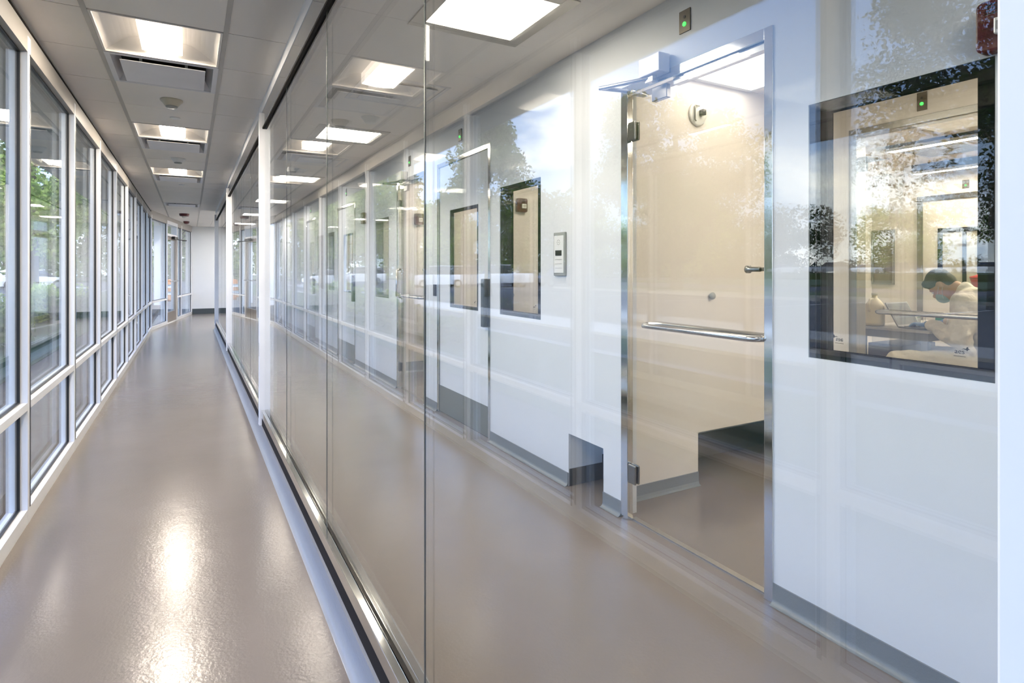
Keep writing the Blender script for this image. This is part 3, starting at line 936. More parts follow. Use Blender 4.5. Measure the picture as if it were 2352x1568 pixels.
m = MB().box(XI, 2.41, 0.14, 2.464, 2.396, 2.42).box(3.07, XE, 0.14, 2.464, 2.396, 2.42).box(2.41, 3.07, 0.14, 1.81, 2.396, 2.42).box(2.41, 3.07, 1.81, 2.464, 2.41, 2.42).box(2.41, 3.07, 2.45, 2.464, 2.396, 2.41)
tag(m.build('ceiling.003', GYP), 'lowered white ceiling of the entry room', 'ceiling', kind='structure')
room_panel(2.90, 3.95, 0.30, 0.30, 'flat light in the room behind the middle window')
room_panel(2.75, 6.00, 0.30, 0.30, 'flat light seen through the farther glass door')
room_panel(2.90, 8.0, 0.30, 0.30, 'flat light in the room behind the far white door')
room_panel(2.90, 11.0, 0.30, 0.60, 'flat light in the farthest room')
# lab ceiling grilles
for k, (x, y) in enumerate(((6.9, 3.1), (6.6, 3.95))):
    o = MB().ring('z', x - 0.3, x + 0.3, y - 0.3, y + 0.3, 0.03, H - 0.012, H - 0.001).build('ceiling_grille', DIFF)
    tag(o, ['ceiling return grille between the two linear lights', 'ceiling return grille at the corner of the lab'][k], 'grille')
    sl = MB()
    for q in range(30):
        sl.box(x - 0.27, x + 0.27, y - 0.269 + q * 0.018, y - 0.256 + q * 0.018, H - 0.010, H - 0.002)
    sl.build('slats', DARKSTEEL, o)

# dome camera and bumpers on the entry room wall
r = empty('dome_camera', (2.62, 2.465, 2.19))
tag(r, 'clear dome camera on the wall behind the wide glass door', 'camera')
MB().lathe([(0.070, 0.0), (0.070, -0.010), (0.062, -0.014)], 0, 0, 24, 'y', 0).build('base_plate', PLASTIC_WHITE, r, smooth=True)
MB().ell(0, -0.014, 0, 0.056, 0.045, 0.062, 20, 12).build('dome', GLASS, r, smooth=True)
MB().box(0.004, 0.030, -0.045, -0.014, -0.010, 0.024).build('camera_module', PLASTIC_BLACK, r, bevel=0.002)
MB().tube([(0.0, -0.022, 0.045), (-0.034, -0.022, 0.045), (-0.038, -0.022, 0.04), (-0.038, -0.022, -0.04), (-0.028, -0.022, -0.045)], 0.004, 8).build('bracket', DARKSTEEL, r, smooth=True)
o = MB().ell(0, 0, 0, 0.022, 0.016, 0.022, 16, 10).build('door_bumper', PLASTIC_GREY, None, smooth=True)
o.location = (2.735, 2.450, 1.115)
tag(o, 'round grey bumper on the wall behind the wide glass door', 'bumper')
o = MB().ell(0, 0, 0, 0.03, 0.02, 0.022, 16, 10).build('door_bumper', PLASTIC_GREY, None, smooth=True)
o.location = (2.82, 5.085, 1.02)
tag(o, 'round grey bumper seen low through the middle window', 'bumper')

# ------------------------------------------------------------------ lab bench, laptop, jug, bins
TGREY = mat('table_grey', (0.22, 0.22, 0.25), 0.35)
TTOP = mat('table_top', (0.45, 0.43, 0.42), 0.3)
TX0, TX1, TY0, TY1, TZ = 5.15, 6.35, 2.42, 3.02, 0.78
r = empty('lab_bench', (TX0, TY0, 0))
tag(r, 'grey steel lab bench carrying the laptop and jug', 'table')
w_, d_ = TX1 - TX0, TY1 - TY0
MB().box(0, w_, 0, d_, TZ - 0.02, TZ).build('top', TTOP, r, bevel=0.003)
MB().ring('z', 0.02, w_ - 0.02, 0.02, d_ - 0.02, 0.03, TZ - 0.085, TZ - 0.0205).build('apron', TGREY, r)
for lx in (0.025, w_ - 0.075):
    for ly in (0.025, d_ - 0.075):
        MB().box(lx, lx + 0.05, ly, ly + 0.05, 0.0, TZ - 0.086).build('leg', TGREY, r, bevel=0.003)
r = empty('drawer_cabinet', (5.33, 2.715, 0))
tag(r, 'dark blue low cabinet under the lab bench', 'cabinet')
CBL = mat('cabinet_blue', (0.10, 0.10, 0.16), 0.35)
MB().box(0, 0.55, 0, 0.285, 0.03, 0.62).build('body', CBL, r, bevel=0.004)
for k in range(3):
    dr = MB().box(-0.018, 0.0, 0.01, 0.275, 0.05 + 0.18 * k, 0.22 + 0.18 * k).build('drawer', CBL, r, bevel=0.003)
    MB().box(-0.03, -0.018, 0.08, 0.20, 0.12 + 0.18 * k, 0.135 + 0.18 * k).build('handle', STEEL, dr)

r = empty('laptop', (5.23, 2.46, TZ))
tag(r, 'open grey laptop under the person\'s gloved hands', 'laptop')
LAPG = mat('laptop_grey', (0.20, 0.20, 0.21), 0.35, 0.4)
SCR = mat('laptop_screen', (0.07, 0.085, 0.10), 0.15)
MB().box(0, 0.34, 0, 0.235, 0.001, 0.016).build('base', LAPG, r, bevel=0.003)
kb = MB()
for a in range(12):
    for b_ in range(4):
        kb.box(0.025 + a * 0.0245, 0.045 + a * 0.0245, 0.10 + b_ * 0.026, 0.122 + b_ * 0.026, 0.0165, 0.019)
kb.build('keyboard', PLASTIC_BLACK, r)
sc_ = MB().box(0, 0.34, 0, 0.012, 0, 0.225).build('screen_lid', LAPG, r, bevel=0.003)
sc_.location = (0, 0.232, 0.012)
sc_.rotation_euler = (R(-28), 0, 0)
MB().box(0.012, 0.328, -0.0012, 0.0, 0.016, 0.212).build('display', SCR, sc_)

JUG = mat('jug_plastic', (0.72, 0.62, 0.40), 0.35)
r = empty('gallon_jug', (5.27, 2.91, TZ))
tag(r, 'translucent amber gallon jug at the end of the bench', 'jug')
prof = [(0.060, 0.001), (0.074, 0.008), (0.078, 0.03), (0.078, 0.155), (0.074, 0.178), (0.060, 0.205), (0.042, 0.228), (0.026, 0.244), (0.021, 0.250), (0.021, 0.268)]
MB().lathe(prof, 0, 0, 28).build('body', JUG, r, smooth=True)
MB().lathe([(0.024, 0.268), (0.024, 0.286), (0.022, 0.289)], 0, 0, 20).build('cap', mat('jug_cap', (0.62, 0.58, 0.50), 0.4), r, smooth=True)
MB().tube([(-0.030, 0.0, 0.236), (-0.070, 0.0, 0.232), (-0.092, 0.0, 0.20), (-0.090, 0.0, 0.15), (-0.074, 0, 0.13)], 0.011, 10).build('handle', JUG, r, smooth=True)

r = empty('green_box', (5.82, 2.55, TZ))
tag(r, 'green box on the bench behind the gloved hands', 'box')
MB().box(0, 0.22, 0, 0.14, 0.001, 0.10).build('body', mat('green_card', (0.02, 0.22, 0.12), 0.5), r, bevel=0.004)
MB().box(0.05, 0.17, 0.03, 0.11, 0.1, 0.103).build('opening', PLASTIC_BLACK, r)
r = empty('wire_rack', (5.75, 2.80, TZ))
tag(r, 'small steel rack of vials on the bench behind the laptop', 'rack')
wr = MB()
for a in range(4):
    wr.box(a * 0.05, a * 0.05 + 0.004, 0, 0.1, 0.0, 0.004).box(a * 0.05, a * 0.05 + 0.004, 0, 0.1, 0.06, 0.064).box(a * 0.05, a * 0.05 + 0.004, 0, 0.004, 0.0, 0.064).box(a * 0.05, a * 0.05 + 0.004, 0.096, 0.1, 0.0, 0.064)
wr.box(0, 0.154, 0.0, 0.004, 0.06, 0.064).box(0, 0.154, 0.096, 0.1, 0.06, 0.064).build('frame', CHROME, r)
for a in range(3):
    MB().lathe([(0.016, 0.004), (0.016, 0.075), (0.012, 0.08), (0.012, 0.092)], 0.027 + a * 0.05, 0.05, 14).build('vial', PLASTIC_WHITE, r, smooth=True)

r = empty('red_bin', (7.15, 2.78, 0))
tag(r, 'red waste bin on a stand behind the person\'s shoulder', 'bin')
MB().lathe([(0.15, 0.92), (0.18, 1.16), (0.185, 1.17), (0.185, 1.18), (0.17, 1.185)], 0, 0, 20).build('body', REDB, r, smooth=True)
MB().lathe([(0.19, 1.185), (0.19, 1.20), (0.12, 1.225), (0.01, 1.23)], 0, 0, 20).build('lid', REDB, r, smooth=True)
for k in range(4):
    a = R(45 + 90 * k)
    MB().tube([(0.13 * math.cos(a), 0.13 * math.sin(a), 0.93), (0.20 * math.cos(a), 0.20 * math.sin(a), 0.0)], 0.012, 8).build('leg', STEEL, r)

# ------------------------------------------------------------------ person
SKIN = mat('skin', (0.50, 0.29, 0.19), 0.5)
COATM = mat('lab_coat', (0.80, 0.75, 0.66), 0.85, bdist=0.05, var=0.03, vscale=9, bump=0.6, bscale=13)
HAIR = mat('hair', (0.008, 0.008, 0.007), 0.5, spec=0.25, bump=0.4, bscale=90)
GLOVE = mat('blue_glove', (0.12, 0.24, 0.48), 0.4)
MASKM = mat('face_mask', (0.36, 0.50, 0.50), 0.7)

def chain(mb, pts, rads, seg=14):
    """tapered limb with rounded joints"""
    out, rr = [], []
    for k in range(len(pts) - 1):
        a, b_ = Vector(pts[k]), Vector(pts[k + 1])
        for j in range(5):
            u = j / 5
            out.append(a.lerp(b_, u)); rr.append(rads[k] * (1 - u) + rads[k + 1] * u)
    out.append(Vector(pts[-1])); rr.append(rads[-1])
    mb.tube(out, rr, seg)
    for p, q in zip(pts, rads):
        mb.ell(*p, q, q, q, seg, 8)
def blob(mb, name, m, parent, voxel=0.012, smooth_it=6):
    o = mb.build(name, m, parent)
    rm = o.modifiers.new('remesh', 'REMESH'); rm.mode = 'VOXEL'; rm.voxel_size = voxel; rm.use_smooth_shade = True
    sm = o.modifiers.new('smooth', 'SMOOTH'); sm.factor = 0.5; sm.iterations = smooth_it
    return o
HT = Matrix.Rotation(R(-48), 3, 'X')       # head pitched forward/down
hc_ = Vector((0.0, 0.435, 1.150))
def hp(x, y, z):
    return tuple(hc_ + HT @ Vector((x, y, z)))
body = MB()
chain(body, [(0, 0.06, 0.52), (0, 0.06, 0.66), (0, 0.10, 0.82), (0, 0.17, 0.96), (0, 0.235, 1.05)], [0.15, 0.14, 0.145, 0.15, 0.085])
chain(body, [(0, 0.235, 1.05), hp(0, -0.05, -0.09)], [0.062, 0.056])
for sg in (-1, 1):
    sh, el, wr_ = ((-0.17, 0.21, 1.01), (-0.27, 0.20, 0.735), (-0.16, 0.43, 0.822)) if sg < 0 else ((0.17, 0.21, 1.01), (0.27, 0.21, 0.74), (0.12, 0.44, 0.83))
    chain(body, [(0, 0.20, 1.0), sh, el, wr_], [0.09, 0.058, 0.042, 0.030])
    kn = (-0.44, 0.54, 0.525) if sg < 0 else (0.14, 0.56, 0.53)
    an = (-0.42, 0.50, 0.10) if sg < 0 else (0.14, 0.52, 0.10)
    chain(body, [(sg * 0.09, 0.06, 0.52), kn, an], [0.095, 0.062, 0.042])
    chain(body, [an, (an[0], an[1] + 0.14, 0.04)], [0.042, 0.035])
body.ell(*hp(0, 0.0, 0.025), 0.076, 0.095, 0.100, 20, 14, HT)      # cranium
body.ell(*hp(0, 0.035, -0.055), 0.058, 0.062, 0.078, 18, 12, HT)   # face / jaw
body.ell(*hp(0, 0.105, -0.03), 0.013, 0.022, 0.024, 12, 8, HT)     # nose
body.ell(*hp(0, 0.085, 0.012), 0.055, 0.018, 0.012, 12, 8, HT)     # brow
body.ell(*hp(0, 0.090, -0.075), 0.026, 0.012, 0.012, 12, 8, HT)    # lips
for sg in (-1, 1):
    body.ell(*hp(sg * 0.077, -0.012, -0.018), 0.012, 0.020, 0.033, 12, 8, HT)   # ears
person = blob(body, 'person', SKIN, None, 0.010, 4)
person.location = (5.42, 2.02, 0)
tag(person, 'person in a cream lab coat, mask and blue gloves, bent over a laptop', 'person')
# eyes
for sg in (-1, 1):
    MB().ell(*hp(sg * 0.030, 0.088, -0.006), 0.012, 0.008, 0.007, 10, 6, HT).build('eye', PLASTIC_WHITE, person, smooth=True)
hair = MB()
hair.ell(*hp(0, -0.008, 0.042), 0.083, 0.103, 0.097, 22, 14, HT)
hair.ell(*hp(0, -0.060, 0.0), 0.070, 0.050, 0.075, 18, 12, HT)
hair.ell(*hp(0, 0.068, 0.080), 0.066, 0.042, 0.036, 16, 10, HT)
hr = blob(hair, 'hair', HAIR, person, 0.009, 3)
mk = MB()
mk.ell(*hp(0, 0.062, -0.075), 0.058, 0.058, 0.055, 20, 12, HT)
blob(mk, 'face_mask', MASKM, person, 0.007, 3)
st = MB()
for sg in (-1, 1):
    st.tube([hp(sg * 0.056, 0.07, -0.05), hp(sg * 0.078, 0.02, -0.03), hp(sg * 0.080, -0.015, -0.005)], 0.0015, 6)
    st.tube([hp(sg * 0.054, 0.06, -0.10), hp(sg * 0.076, 0.015, -0.06), hp(sg * 0.080, -0.015, -0.04)], 0.0015, 6)
st.build('mask_strap', PLASTIC_WHITE, person)
coat = MB()
chain(coat, [(0, 0.05, 0.52), (0, 0.05, 0.66), (0, 0.09, 0.82), (0, 0.165, 0.96), (0, 0.225, 1.045)], [0.19, 0.178, 0.178, 0.178, 0.098])
chain(coat, [(-0.17, 0.20, 1.005), (0.17, 0.20, 1.005)], [0.086, 0.086])
for sg in (-1, 1):
    chain(coat, [(sg * 0.03, 0.225, 1.06), (sg * 0.15, 0.205, 1.02)], [0.078, 0.084])
    chain(coat, [(sg * 0.12, 0.12, 0.92), (sg * 0.17, 0.20, 1.0)], [0.11, 0.086])
coat.ell(0, 0.04, 0.545, 0.25, 0.21, 0.17, 18, 12)
chain(coat, [(0, 0.225, 1.05), (0, 0.262, 1.095)], [0.088, 0.078])
for sg in (-1, 1):
    sh, el, wr_ = ((-0.17, 0.21, 1.01), (-0.27, 0.19, 0.735), (-0.165, 0.415, 0.818)) if sg < 0 else ((0.17, 0.21, 1.01), (0.27, 0.20, 0.74), (0.125, 0.42, 0.828))
    chain(coat, [sh, el, wr_], [0.090, 0.084, 0.056])
    # skirt of the coat over the thighs
    kn = (-0.44, 0.55, 0.535) if sg < 0 else (0.14, 0.56, 0.53)
    chain(coat, [(sg * 0.09, 0.06, 0.53), kn], [0.135, 0.092])
    chain(coat, [kn, (kn[0] - 0.01, kn[1] - 0.02, 0.34)], [0.092, 0.085])
# elbow folds
chain(coat, [(-0.30, 0.13, 0.78), (-0.20, 0.33, 0.745)], [0.03, 0.02])
chain(coat, [(-0.26, 0.12, 0.66), (-0.14, 0.34, 0.70)], [0.035, 0.02])
ct = blob(coat, 'lab_coat', COATM, person, 0.012, 4)
tx = bpy.data.textures.new('cloth_folds', 'CLOUDS')
tx.noise_scale = 0.10
tx.noise_depth = 1
dm = ct.modifiers.new('folds', 'DISPLACE')
dm.texture = tx
dm.strength = 0.04
dm.mid_level = 0.5
dm.texture_coords = 'LOCAL'
co_ = MB()
co_.tube([(0.075, 0.30, 1.03), (0.085, 0.245, 1.075), (0.05, 0.205, 1.105), (0.0, 0.195, 1.115), (-0.05, 0.205, 1.105), (-0.085, 0.245, 1.075), (-0.075, 0.30, 1.03)], [0.010, 0.014, 0.016, 0.018, 0.016, 0.014, 0.010], 10)
blob(co_, 'collar', COATM, person, 0.006, 2)
cuff = MB()
chain(cuff, [(-0.175, 0.395, 0.812), (-0.158, 0.435, 0.822)], [0.052, 0.046])
chain(cuff, [(0.135, 0.40, 0.822), (0.118, 0.44, 0.83)], [0.052, 0.046])
blob(cuff, 'cuff', mat('cuff_knit', (0.70, 0.56, 0.44), 0.8), person, 0.008, 3)
def hand(sg):
    h = MB()
    w0 = Vector((-0.158, 0.432, 0.822)) if sg < 0 else Vector((0.118, 0.436, 0.83))
    f = Vector((0.16, 0.98, -0.02)).normalized() if sg < 0 else Vector((-0.14, 0.98, -0.03)).normalized()
    sd_ = Vector((f.y, -f.x, 0)).normalized()        # towards the person's right
    up = Vector((0, 0, 1))
    chain(h, [tuple(w0), tuple(w0 + f * 0.03)], [0.030, 0.032])
    pc = w0 + f * 0.065
    rot = Matrix((sd_, f, up)).transposed()
    h.ell(*pc, 0.042, 0.055, 0.018, 16, 10, rot)
    for k, (off, ln) in enumerate(((-0.030, 0.062), (-0.010, 0.078), (0.011, 0.082), (0.031, 0.074))):
        if sg > 0:
            off = -off
        p0 = pc + f * 0.035 + sd_ * off
        p1 = p0 + f * ln * 0.42 + up * 0.008 + sd_ * off * 0.15
        p2 = p1 + f * ln * 0.33 - up * 0.010
        p3 = p2 + f * ln * 0.25 - up * 0.016
        chain(h, [tuple(p0), tuple(p1), tuple(p2), tuple(p3)], [0.0105, 0.0098, 0.009, 0.008], 10)
    ts = sd_ if sg < 0 else -sd_
    p0 = pc - f * 0.02 + ts * 0.030
    chain(h, [tuple(p0), tuple(p0 + ts * 0.028 + f * 0.025 - up * 0.004), tuple(p0 + ts * 0.036 + f * 0.055 - up * 0.014)], [0.013, 0.011, 0.009], 10)
    return blob(h, 'glove', GLOVE, person, 0.0045, 2)
hand(-1)
hand(1)
r = empty('lab_stool', (5.42, 2.06, 0))
tag(r, 'black lab stool under the seated person', 'stool')
MB().lathe([(0.17, 0.275), (0.19, 0.29), (0.19, 0.315), (0.17, 0.325)], 0, 0, 24).build('seat', PLASTIC_BLACK, r, smooth=True)
MB().tube([(0, 0, 0.05), (0, 0, 0.275)], 0.025).build('column', CHROME, r, smooth=True)
for k in range(5):
    a = 2 * math.pi * k / 5
    lg = MB().tube([(0, 0, 0.07), (0.26 * math.cos(a), 0.26 * math.sin(a), 0.055)], [0.022, 0.014]).build('leg', CHROME, r)
    MB().ell(0.26 * math.cos(a), 0.26 * math.sin(a), 0.025, 0.025, 0.012, 0.025, 12, 8).build('caster', PLASTIC_BLACK, lg)

# ------------------------------------------------------------------ outdoors
ASPH = mat('asphalt', (0.075, 0.073, 0.072), 0.9, var=0.12, vscale=0.5)
CONC = mat('concrete', (0.46, 0.44, 0.40), 0.9, var=0.08, vscale=1.5)
LAWN = mat('lawn_green', (0.055, 0.08, 0.02), 0.95, var=0.35, vscale=0.8, bump=0.6, bscale=20)
MULCH = mat('mulch', (0.09, 0.075, 0.06), 0.95, var=0.3, vscale=6)
PAINT = mat('road_paint', (0.75, 0.74, 0.70), 0.8)
def ground(name, m, x0, x1, y0, y1, z0, z1, label, cat):
    tag(box(name, m, x0, x1, y0, y1, z0, z1), label, cat, kind='structure')
ground('ground', ASPH, -160, 12, -40, 170, -0.40, -0.16, 'grey asphalt car park and street outside', 'ground')
ground('lawn', LAWN, -4.6, -1.9, -40, 58, -0.16, -0.03, 'green lawn strip along the building', 'lawn')
ground('path', MULCH, -1.9, -0.95, -40, 40, -0.16, -0.04, 'dark planting bed at the foot of the windows', 'path')
ground('kerb', CONC, -4.8, -4.6, -40, 58, -0.16, -0.02, 'pale kerb between lawn and car park', 'kerb')
ground('sidewalk', CONC, -8.4, -6.9, -40, 58, -0.16, -0.10, 'pale concrete walk across the car park', 'sidewalk')
ground('lawn.001', LAWN, -30.5, -24.0, -40, 38, -0.16, -0.02, 'grass island with the big tree', 'lawn')
ground('kerb.001', CONC, -24.0, -23.8, -40, 38, -0.16, -0.01, 'pale kerb of the grass island', 'kerb')
ground('lawn.002', LAWN, -72, -44, -40, 58, -0.16, -0.02, 'wide lawn beyond the street', 'lawn')
ground('lawn.004', LAWN, -126, -75.5, 22, 66, -0.16, 0.75, 'raised grass bank carrying the distant parked cars', 'lawn')
ground('lawn.003', LAWN, -160, 10, 84, 150, -0.16, 0.05, 'grass bank under the tree line', 'lawn')
for k in range(10):
    yk = -6 + k * 5.2
    o = box('road_marking', PAINT, -22.5, -17.5, yk, yk + 0.12, -0.16, -0.155)
    tag(o, 'white parking bay line on the asphalt', 'road marking', 'parking bay lines', 'structure')

LEAF = {}
def leaf_mat(name, c1, c2):
    m = bpy.data.materials.new(name)
    m.use_nodes = True
    t = m.node_tree
    t.nodes.clear()
    ge = N(t, 'ShaderNodeNewGeometry')
    rp = ramp(t, [(0.0, c1), (1.0, c2)])
    t.links.new(ge.outputs['Random Per Island'], rp.inputs[0])
    df = N(t, 'ShaderNodeBsdfDiffuse'); tl = N(t, 'ShaderNodeBsdfTranslucent')
    t.links.new(rp.outputs[0], df.inputs[0]); t.links.new(rp.outputs[0], tl.inputs[0])
    ms = N(t, 'ShaderNodeMixShader'); ms.inputs[0].default_value = 0.35
    t.links.new(df.outputs[0], ms.inputs[1]); t.links.new(tl.outputs[0], ms.inputs[2])
    oo = N(t, 'ShaderNodeOutputMaterial'); t.links.new(ms.outputs[0], oo.inputs[0])
    LEAF[name] = m
    return m
LEAF_A = leaf_mat('leaf_green', (0.05, 0.11, 0.016), (0.15, 0.24, 0.04))
LEAF_B = leaf_mat('leaf_light', (0.22, 0.33, 0.06), (0.42, 0.52, 0.13))  # lightened past real foliage so front-lit crowns read bright
LEAF_C = leaf_mat('leaf_dark', (0.012, 0.03, 0.008), (0.045, 0.08, 0.018))
BARK = mat('bark', (0.10, 0.075, 0.055), 0.95, var=0.3, vscale=8)

def leaves(name, centers, radii, n, size, m, parent, seed):
    rng = np.random.default_rng(seed)
    k = rng.integers(0, len(centers), n)
    c0 = np.asarray(centers)[k]
    rd = np.asarray(radii)[k][:, None]
    p = rng.normal(0, 1, (n, 3))
    p = p / np.linalg.norm(p, axis=1)[:, None] * (rng.random((n, 1)) ** 0.5) * rd
    p[:, 2] *= 0.8
    c0 = c0 + p
    a = rng.normal(0, 1, (n, 3)); a /= np.linalg.norm(a, axis=1)[:, None]
    b2 = rng.normal(0, 1, (n, 3)); b2 -= a * (a * b2).sum(1)[:, None]; b2 /= np.linalg.norm(b2, axis=1)[:, None]
    s_ = size * (0.6 + 0.8 * rng.random((n, 1)))
    v = np.stack([c0 - a * s_ * 0.5, c0 + b2 * s_ * 0.28, c0 + a * s_ * 0.5, c0 - b2 * s_ * 0.28], 1).reshape(-1, 3)
    me = bpy.data.meshes.new(name)
    me.from_pydata(v.tolist(), [], np.arange(4 * n).reshape(-1, 4).tolist())
    me.materials.append(m)
    o = bpy.data.objects.new(name, me)
    COL.objects.link(o)
    o.parent = parent
    return o
def tree(x, y, h, rad, z0, n, size, m, label, seed, trunk=0.22, grp='trees beyond the car park', cone=False):
    rng = random.Random(seed)
    r = empty('tree', (x, y, -0.1))
    tag(r, label, 'tree', grp)
    cs, rs = [], []
    for k in range(46):
        while True:
            q = Vector((rng.uniform(-1, 1), rng.uniform(-1, 1), rng.uniform(-1, 1)))
            if 0.35 < q.length < 1:
                break
        zc = (z0 + h) / 2
        zz = zc + q.z * (h - z0) / 2 * 0.88
        taper = 1.0
        if cone:
            taper = max(0.12, 1.05 - (zz - z0) / (h - z0))
        cs.append((q.x * rad * 0.85 * taper, q.y * rad * 0.85 * taper, zz))
        rs.append(rad * rng.uniform(0.18, 0.34) * (0.5 + 0.5 * taper))
    tk = MB().tube([(0, 0, 0), (0.05, 0.0, z0 * 0.7), (0.0, 0.1, (z0 + h) / 2), (0, 0, h * 0.9)], [trunk * 1.25, trunk, trunk * 0.6, 0.03], 10)
    for k in range(9):
        c0 = Vector(cs[k * 5])
        zb = min(max(z0 * 0.8, c0.z * 0.65), h * 0.7)
        tk.tube([(0, 0.03, zb), tuple(c0 * 0.5 + Vector((0, 0, zb * 0.5 + 0.15))), tuple(c0)], [trunk * 0.4, trunk * 0.22, 0.03], 6)
    tk.build('trunk', BARK, r, smooth=True)
    lv = leaves('foliage', cs, rs, n, size, m, r, seed)
    return r
tree(-26.9, 28.0, 14.5, 6.0, 2.2, 34000, 0.24, LEAF_A, 'big spreading tree on the grass island', 3, 0.34)
tree(-23.4, 9.3, 13.5, 5.4, 1.6, 26000, 0.19, LEAF_C, 'leafy tree whose reflection hangs over the large window', 5, 0.3)
tree(-12.5, 26.8, 10.8, 4.6, 1.2, 24000, 0.19, LEAF_A, 'pointed young tree reflected left of the wide glass door', 8, 0.18, cone=True)
tree(-5.9, 31.5, 10.5, 4.2, 0.7, 34000, 0.19, LEAF_B, 'light green tree seen straight through the near windows', 11, 0.2)
tree(-13.5, 51.5, 12.0, 5.0, 1.0, 12000, 0.36, LEAF_A, 'green tree standing behind the light green one', 13, 0.25)
tree(-1.0, 47.0, 11.0, 4.5, 1.0, 12000, 0.36, LEAF_B, 'tree seen through the exit door glass', 14, 0.22)
far = [(-41, 63, 13, 7), (-55.5, 60, 12, 7), (-66, 66, 14, 8), (-80, 72, 13, 8), (-96, 70, 15, 9), (-112, 60, 14, 9), (-118, 40, 15, 9), (-104, 24, 15, 9), (-32, 92, 15, 8), (-12, 94, 15, 8), (-51, 96, 14, 8), (-72, 96, 15, 9), (-120, 18, 14, 9), (-22, 112, 15, 8), (-42, 114, 15, 8), (4, 97, 13, 7), (-92, 100, 15, 9)]
for k, (x, y, h, rad) in enumerate(far):
    tree(x, y, h, rad, 0.4, 6000, 0.62, [LEAF_A, LEAF_C, LEAF_B][k % 3], 'distant tree of the tree line past the parked cars', 30 + k, 0.3, grp='tree line past the parked cars')
for k, (x, y, s_) in enumerate(((-3.0, 12.5, 0.8), (-3.4, 15.2, 0.95), (-2.9, 18.4, 0.8), (-3.6, 22.0, 1.0), (-2.8, 9.4, 0.6))):
    r = empty('shrub', (x, y, -0.04))
    tag(r, 'low green shrub on the lawn outside the windows', 'shrub', 'shrubs on the lawn')
    rng = random.Random(60 + k)
    cs = [(rng.uniform(-0.6, 0.6) * s_, rng.uniform(-0.6, 0.6) * s_, rng.uniform(0.2, 0.7) * s_) for _ in range(14)]
    leaves('foliage', cs, [0.35 * s_] * 14, 1500, 0.12, LEAF_B if k % 2 else LEAF_A, r, 90 + k)
    MB().tube([(0, 0, 0), (0, 0.02, 0.5 * s_)], 0.03, 6).build('stem', BARK, r)

for k, (x, y, lx, ly) in enumerate(((-28, 80.3, 44, 1.6), (-134, 40, 2.0, 60), (-99, 85.5, 20, 2.0))):  # hedges added to cover bright horizon gaps under the crowns
    rg = np.random.default_rng(200 + k)
    n_ = 90
    cs = np.stack([x + (rg.random(n_) * 2 - 1) * lx, y + (rg.random(n_) * 2 - 1) * ly, 0.6 + rg.random(n_) * 2.6], 1)
    h_ = leaves('hedge' if k == 0 else 'hedge.%03d' % k, cs.tolist(), [2.2] * n_, 9000, 0.7, LEAF_A if k != 1 else LEAF_C, None, 210 + k)
    tag(h_, ['long green hedge behind the parked cars', 'long dark hedge past the far lawn', 'green hedge at the corner of the far lawn'][k], 'hedge', kind='stuff')

# cars ----------------------------------------------------------------
TYRE = mat('tyre', (0.02, 0.02, 0.02), 0.8)
CGLASS = mat('car_glass', (0.02, 0.025, 0.03), 0.08)
CPAINT = {k: mat('car_' + k, c, 0.25, 0.0, coat=0.6) for k, c in dict(white=(0.80, 0.80, 0.79), silver=(0.50, 0.51, 0.53), dark=(0.05, 0.055, 0.07), red=(0.35, 0.02, 0.02), blue=(0.06, 0.10, 0.22)).items()}
LAMP_R = mat('tail_lamp', (0.35, 0.02, 0.02), 0.2)
def loft(mb, sts):
    """sts: list of (x, halfwidth, z0, z1, halfwidth_top)"""
    i0 = len(mb.v)
    for x, w, z0, z1, wt in sts:
        c = 0.06
        mb.v += [(x, -w, z0), (x, -w, (z0 + z1) / 2), (x, -wt, z1 - c), (x, -wt + c, z1), (x, wt - c, z1), (x, wt, z1 - c), (x, w, (z0 + z1) / 2), (x, w, z0)]
    for k in range(len(sts) - 1):
        for s in range(8):
            a = i0 + k * 8 + s; b_ = i0 + k * 8 + (s + 1) % 8
            mb.f.append([a, b_, b_ + 8, a + 8])
    mb.f.append([i0 + s for s in range(8)][::-1])
    mb.f.append([i0 + (len(sts) - 1) * 8 + s for s in range(8)])
    return mb
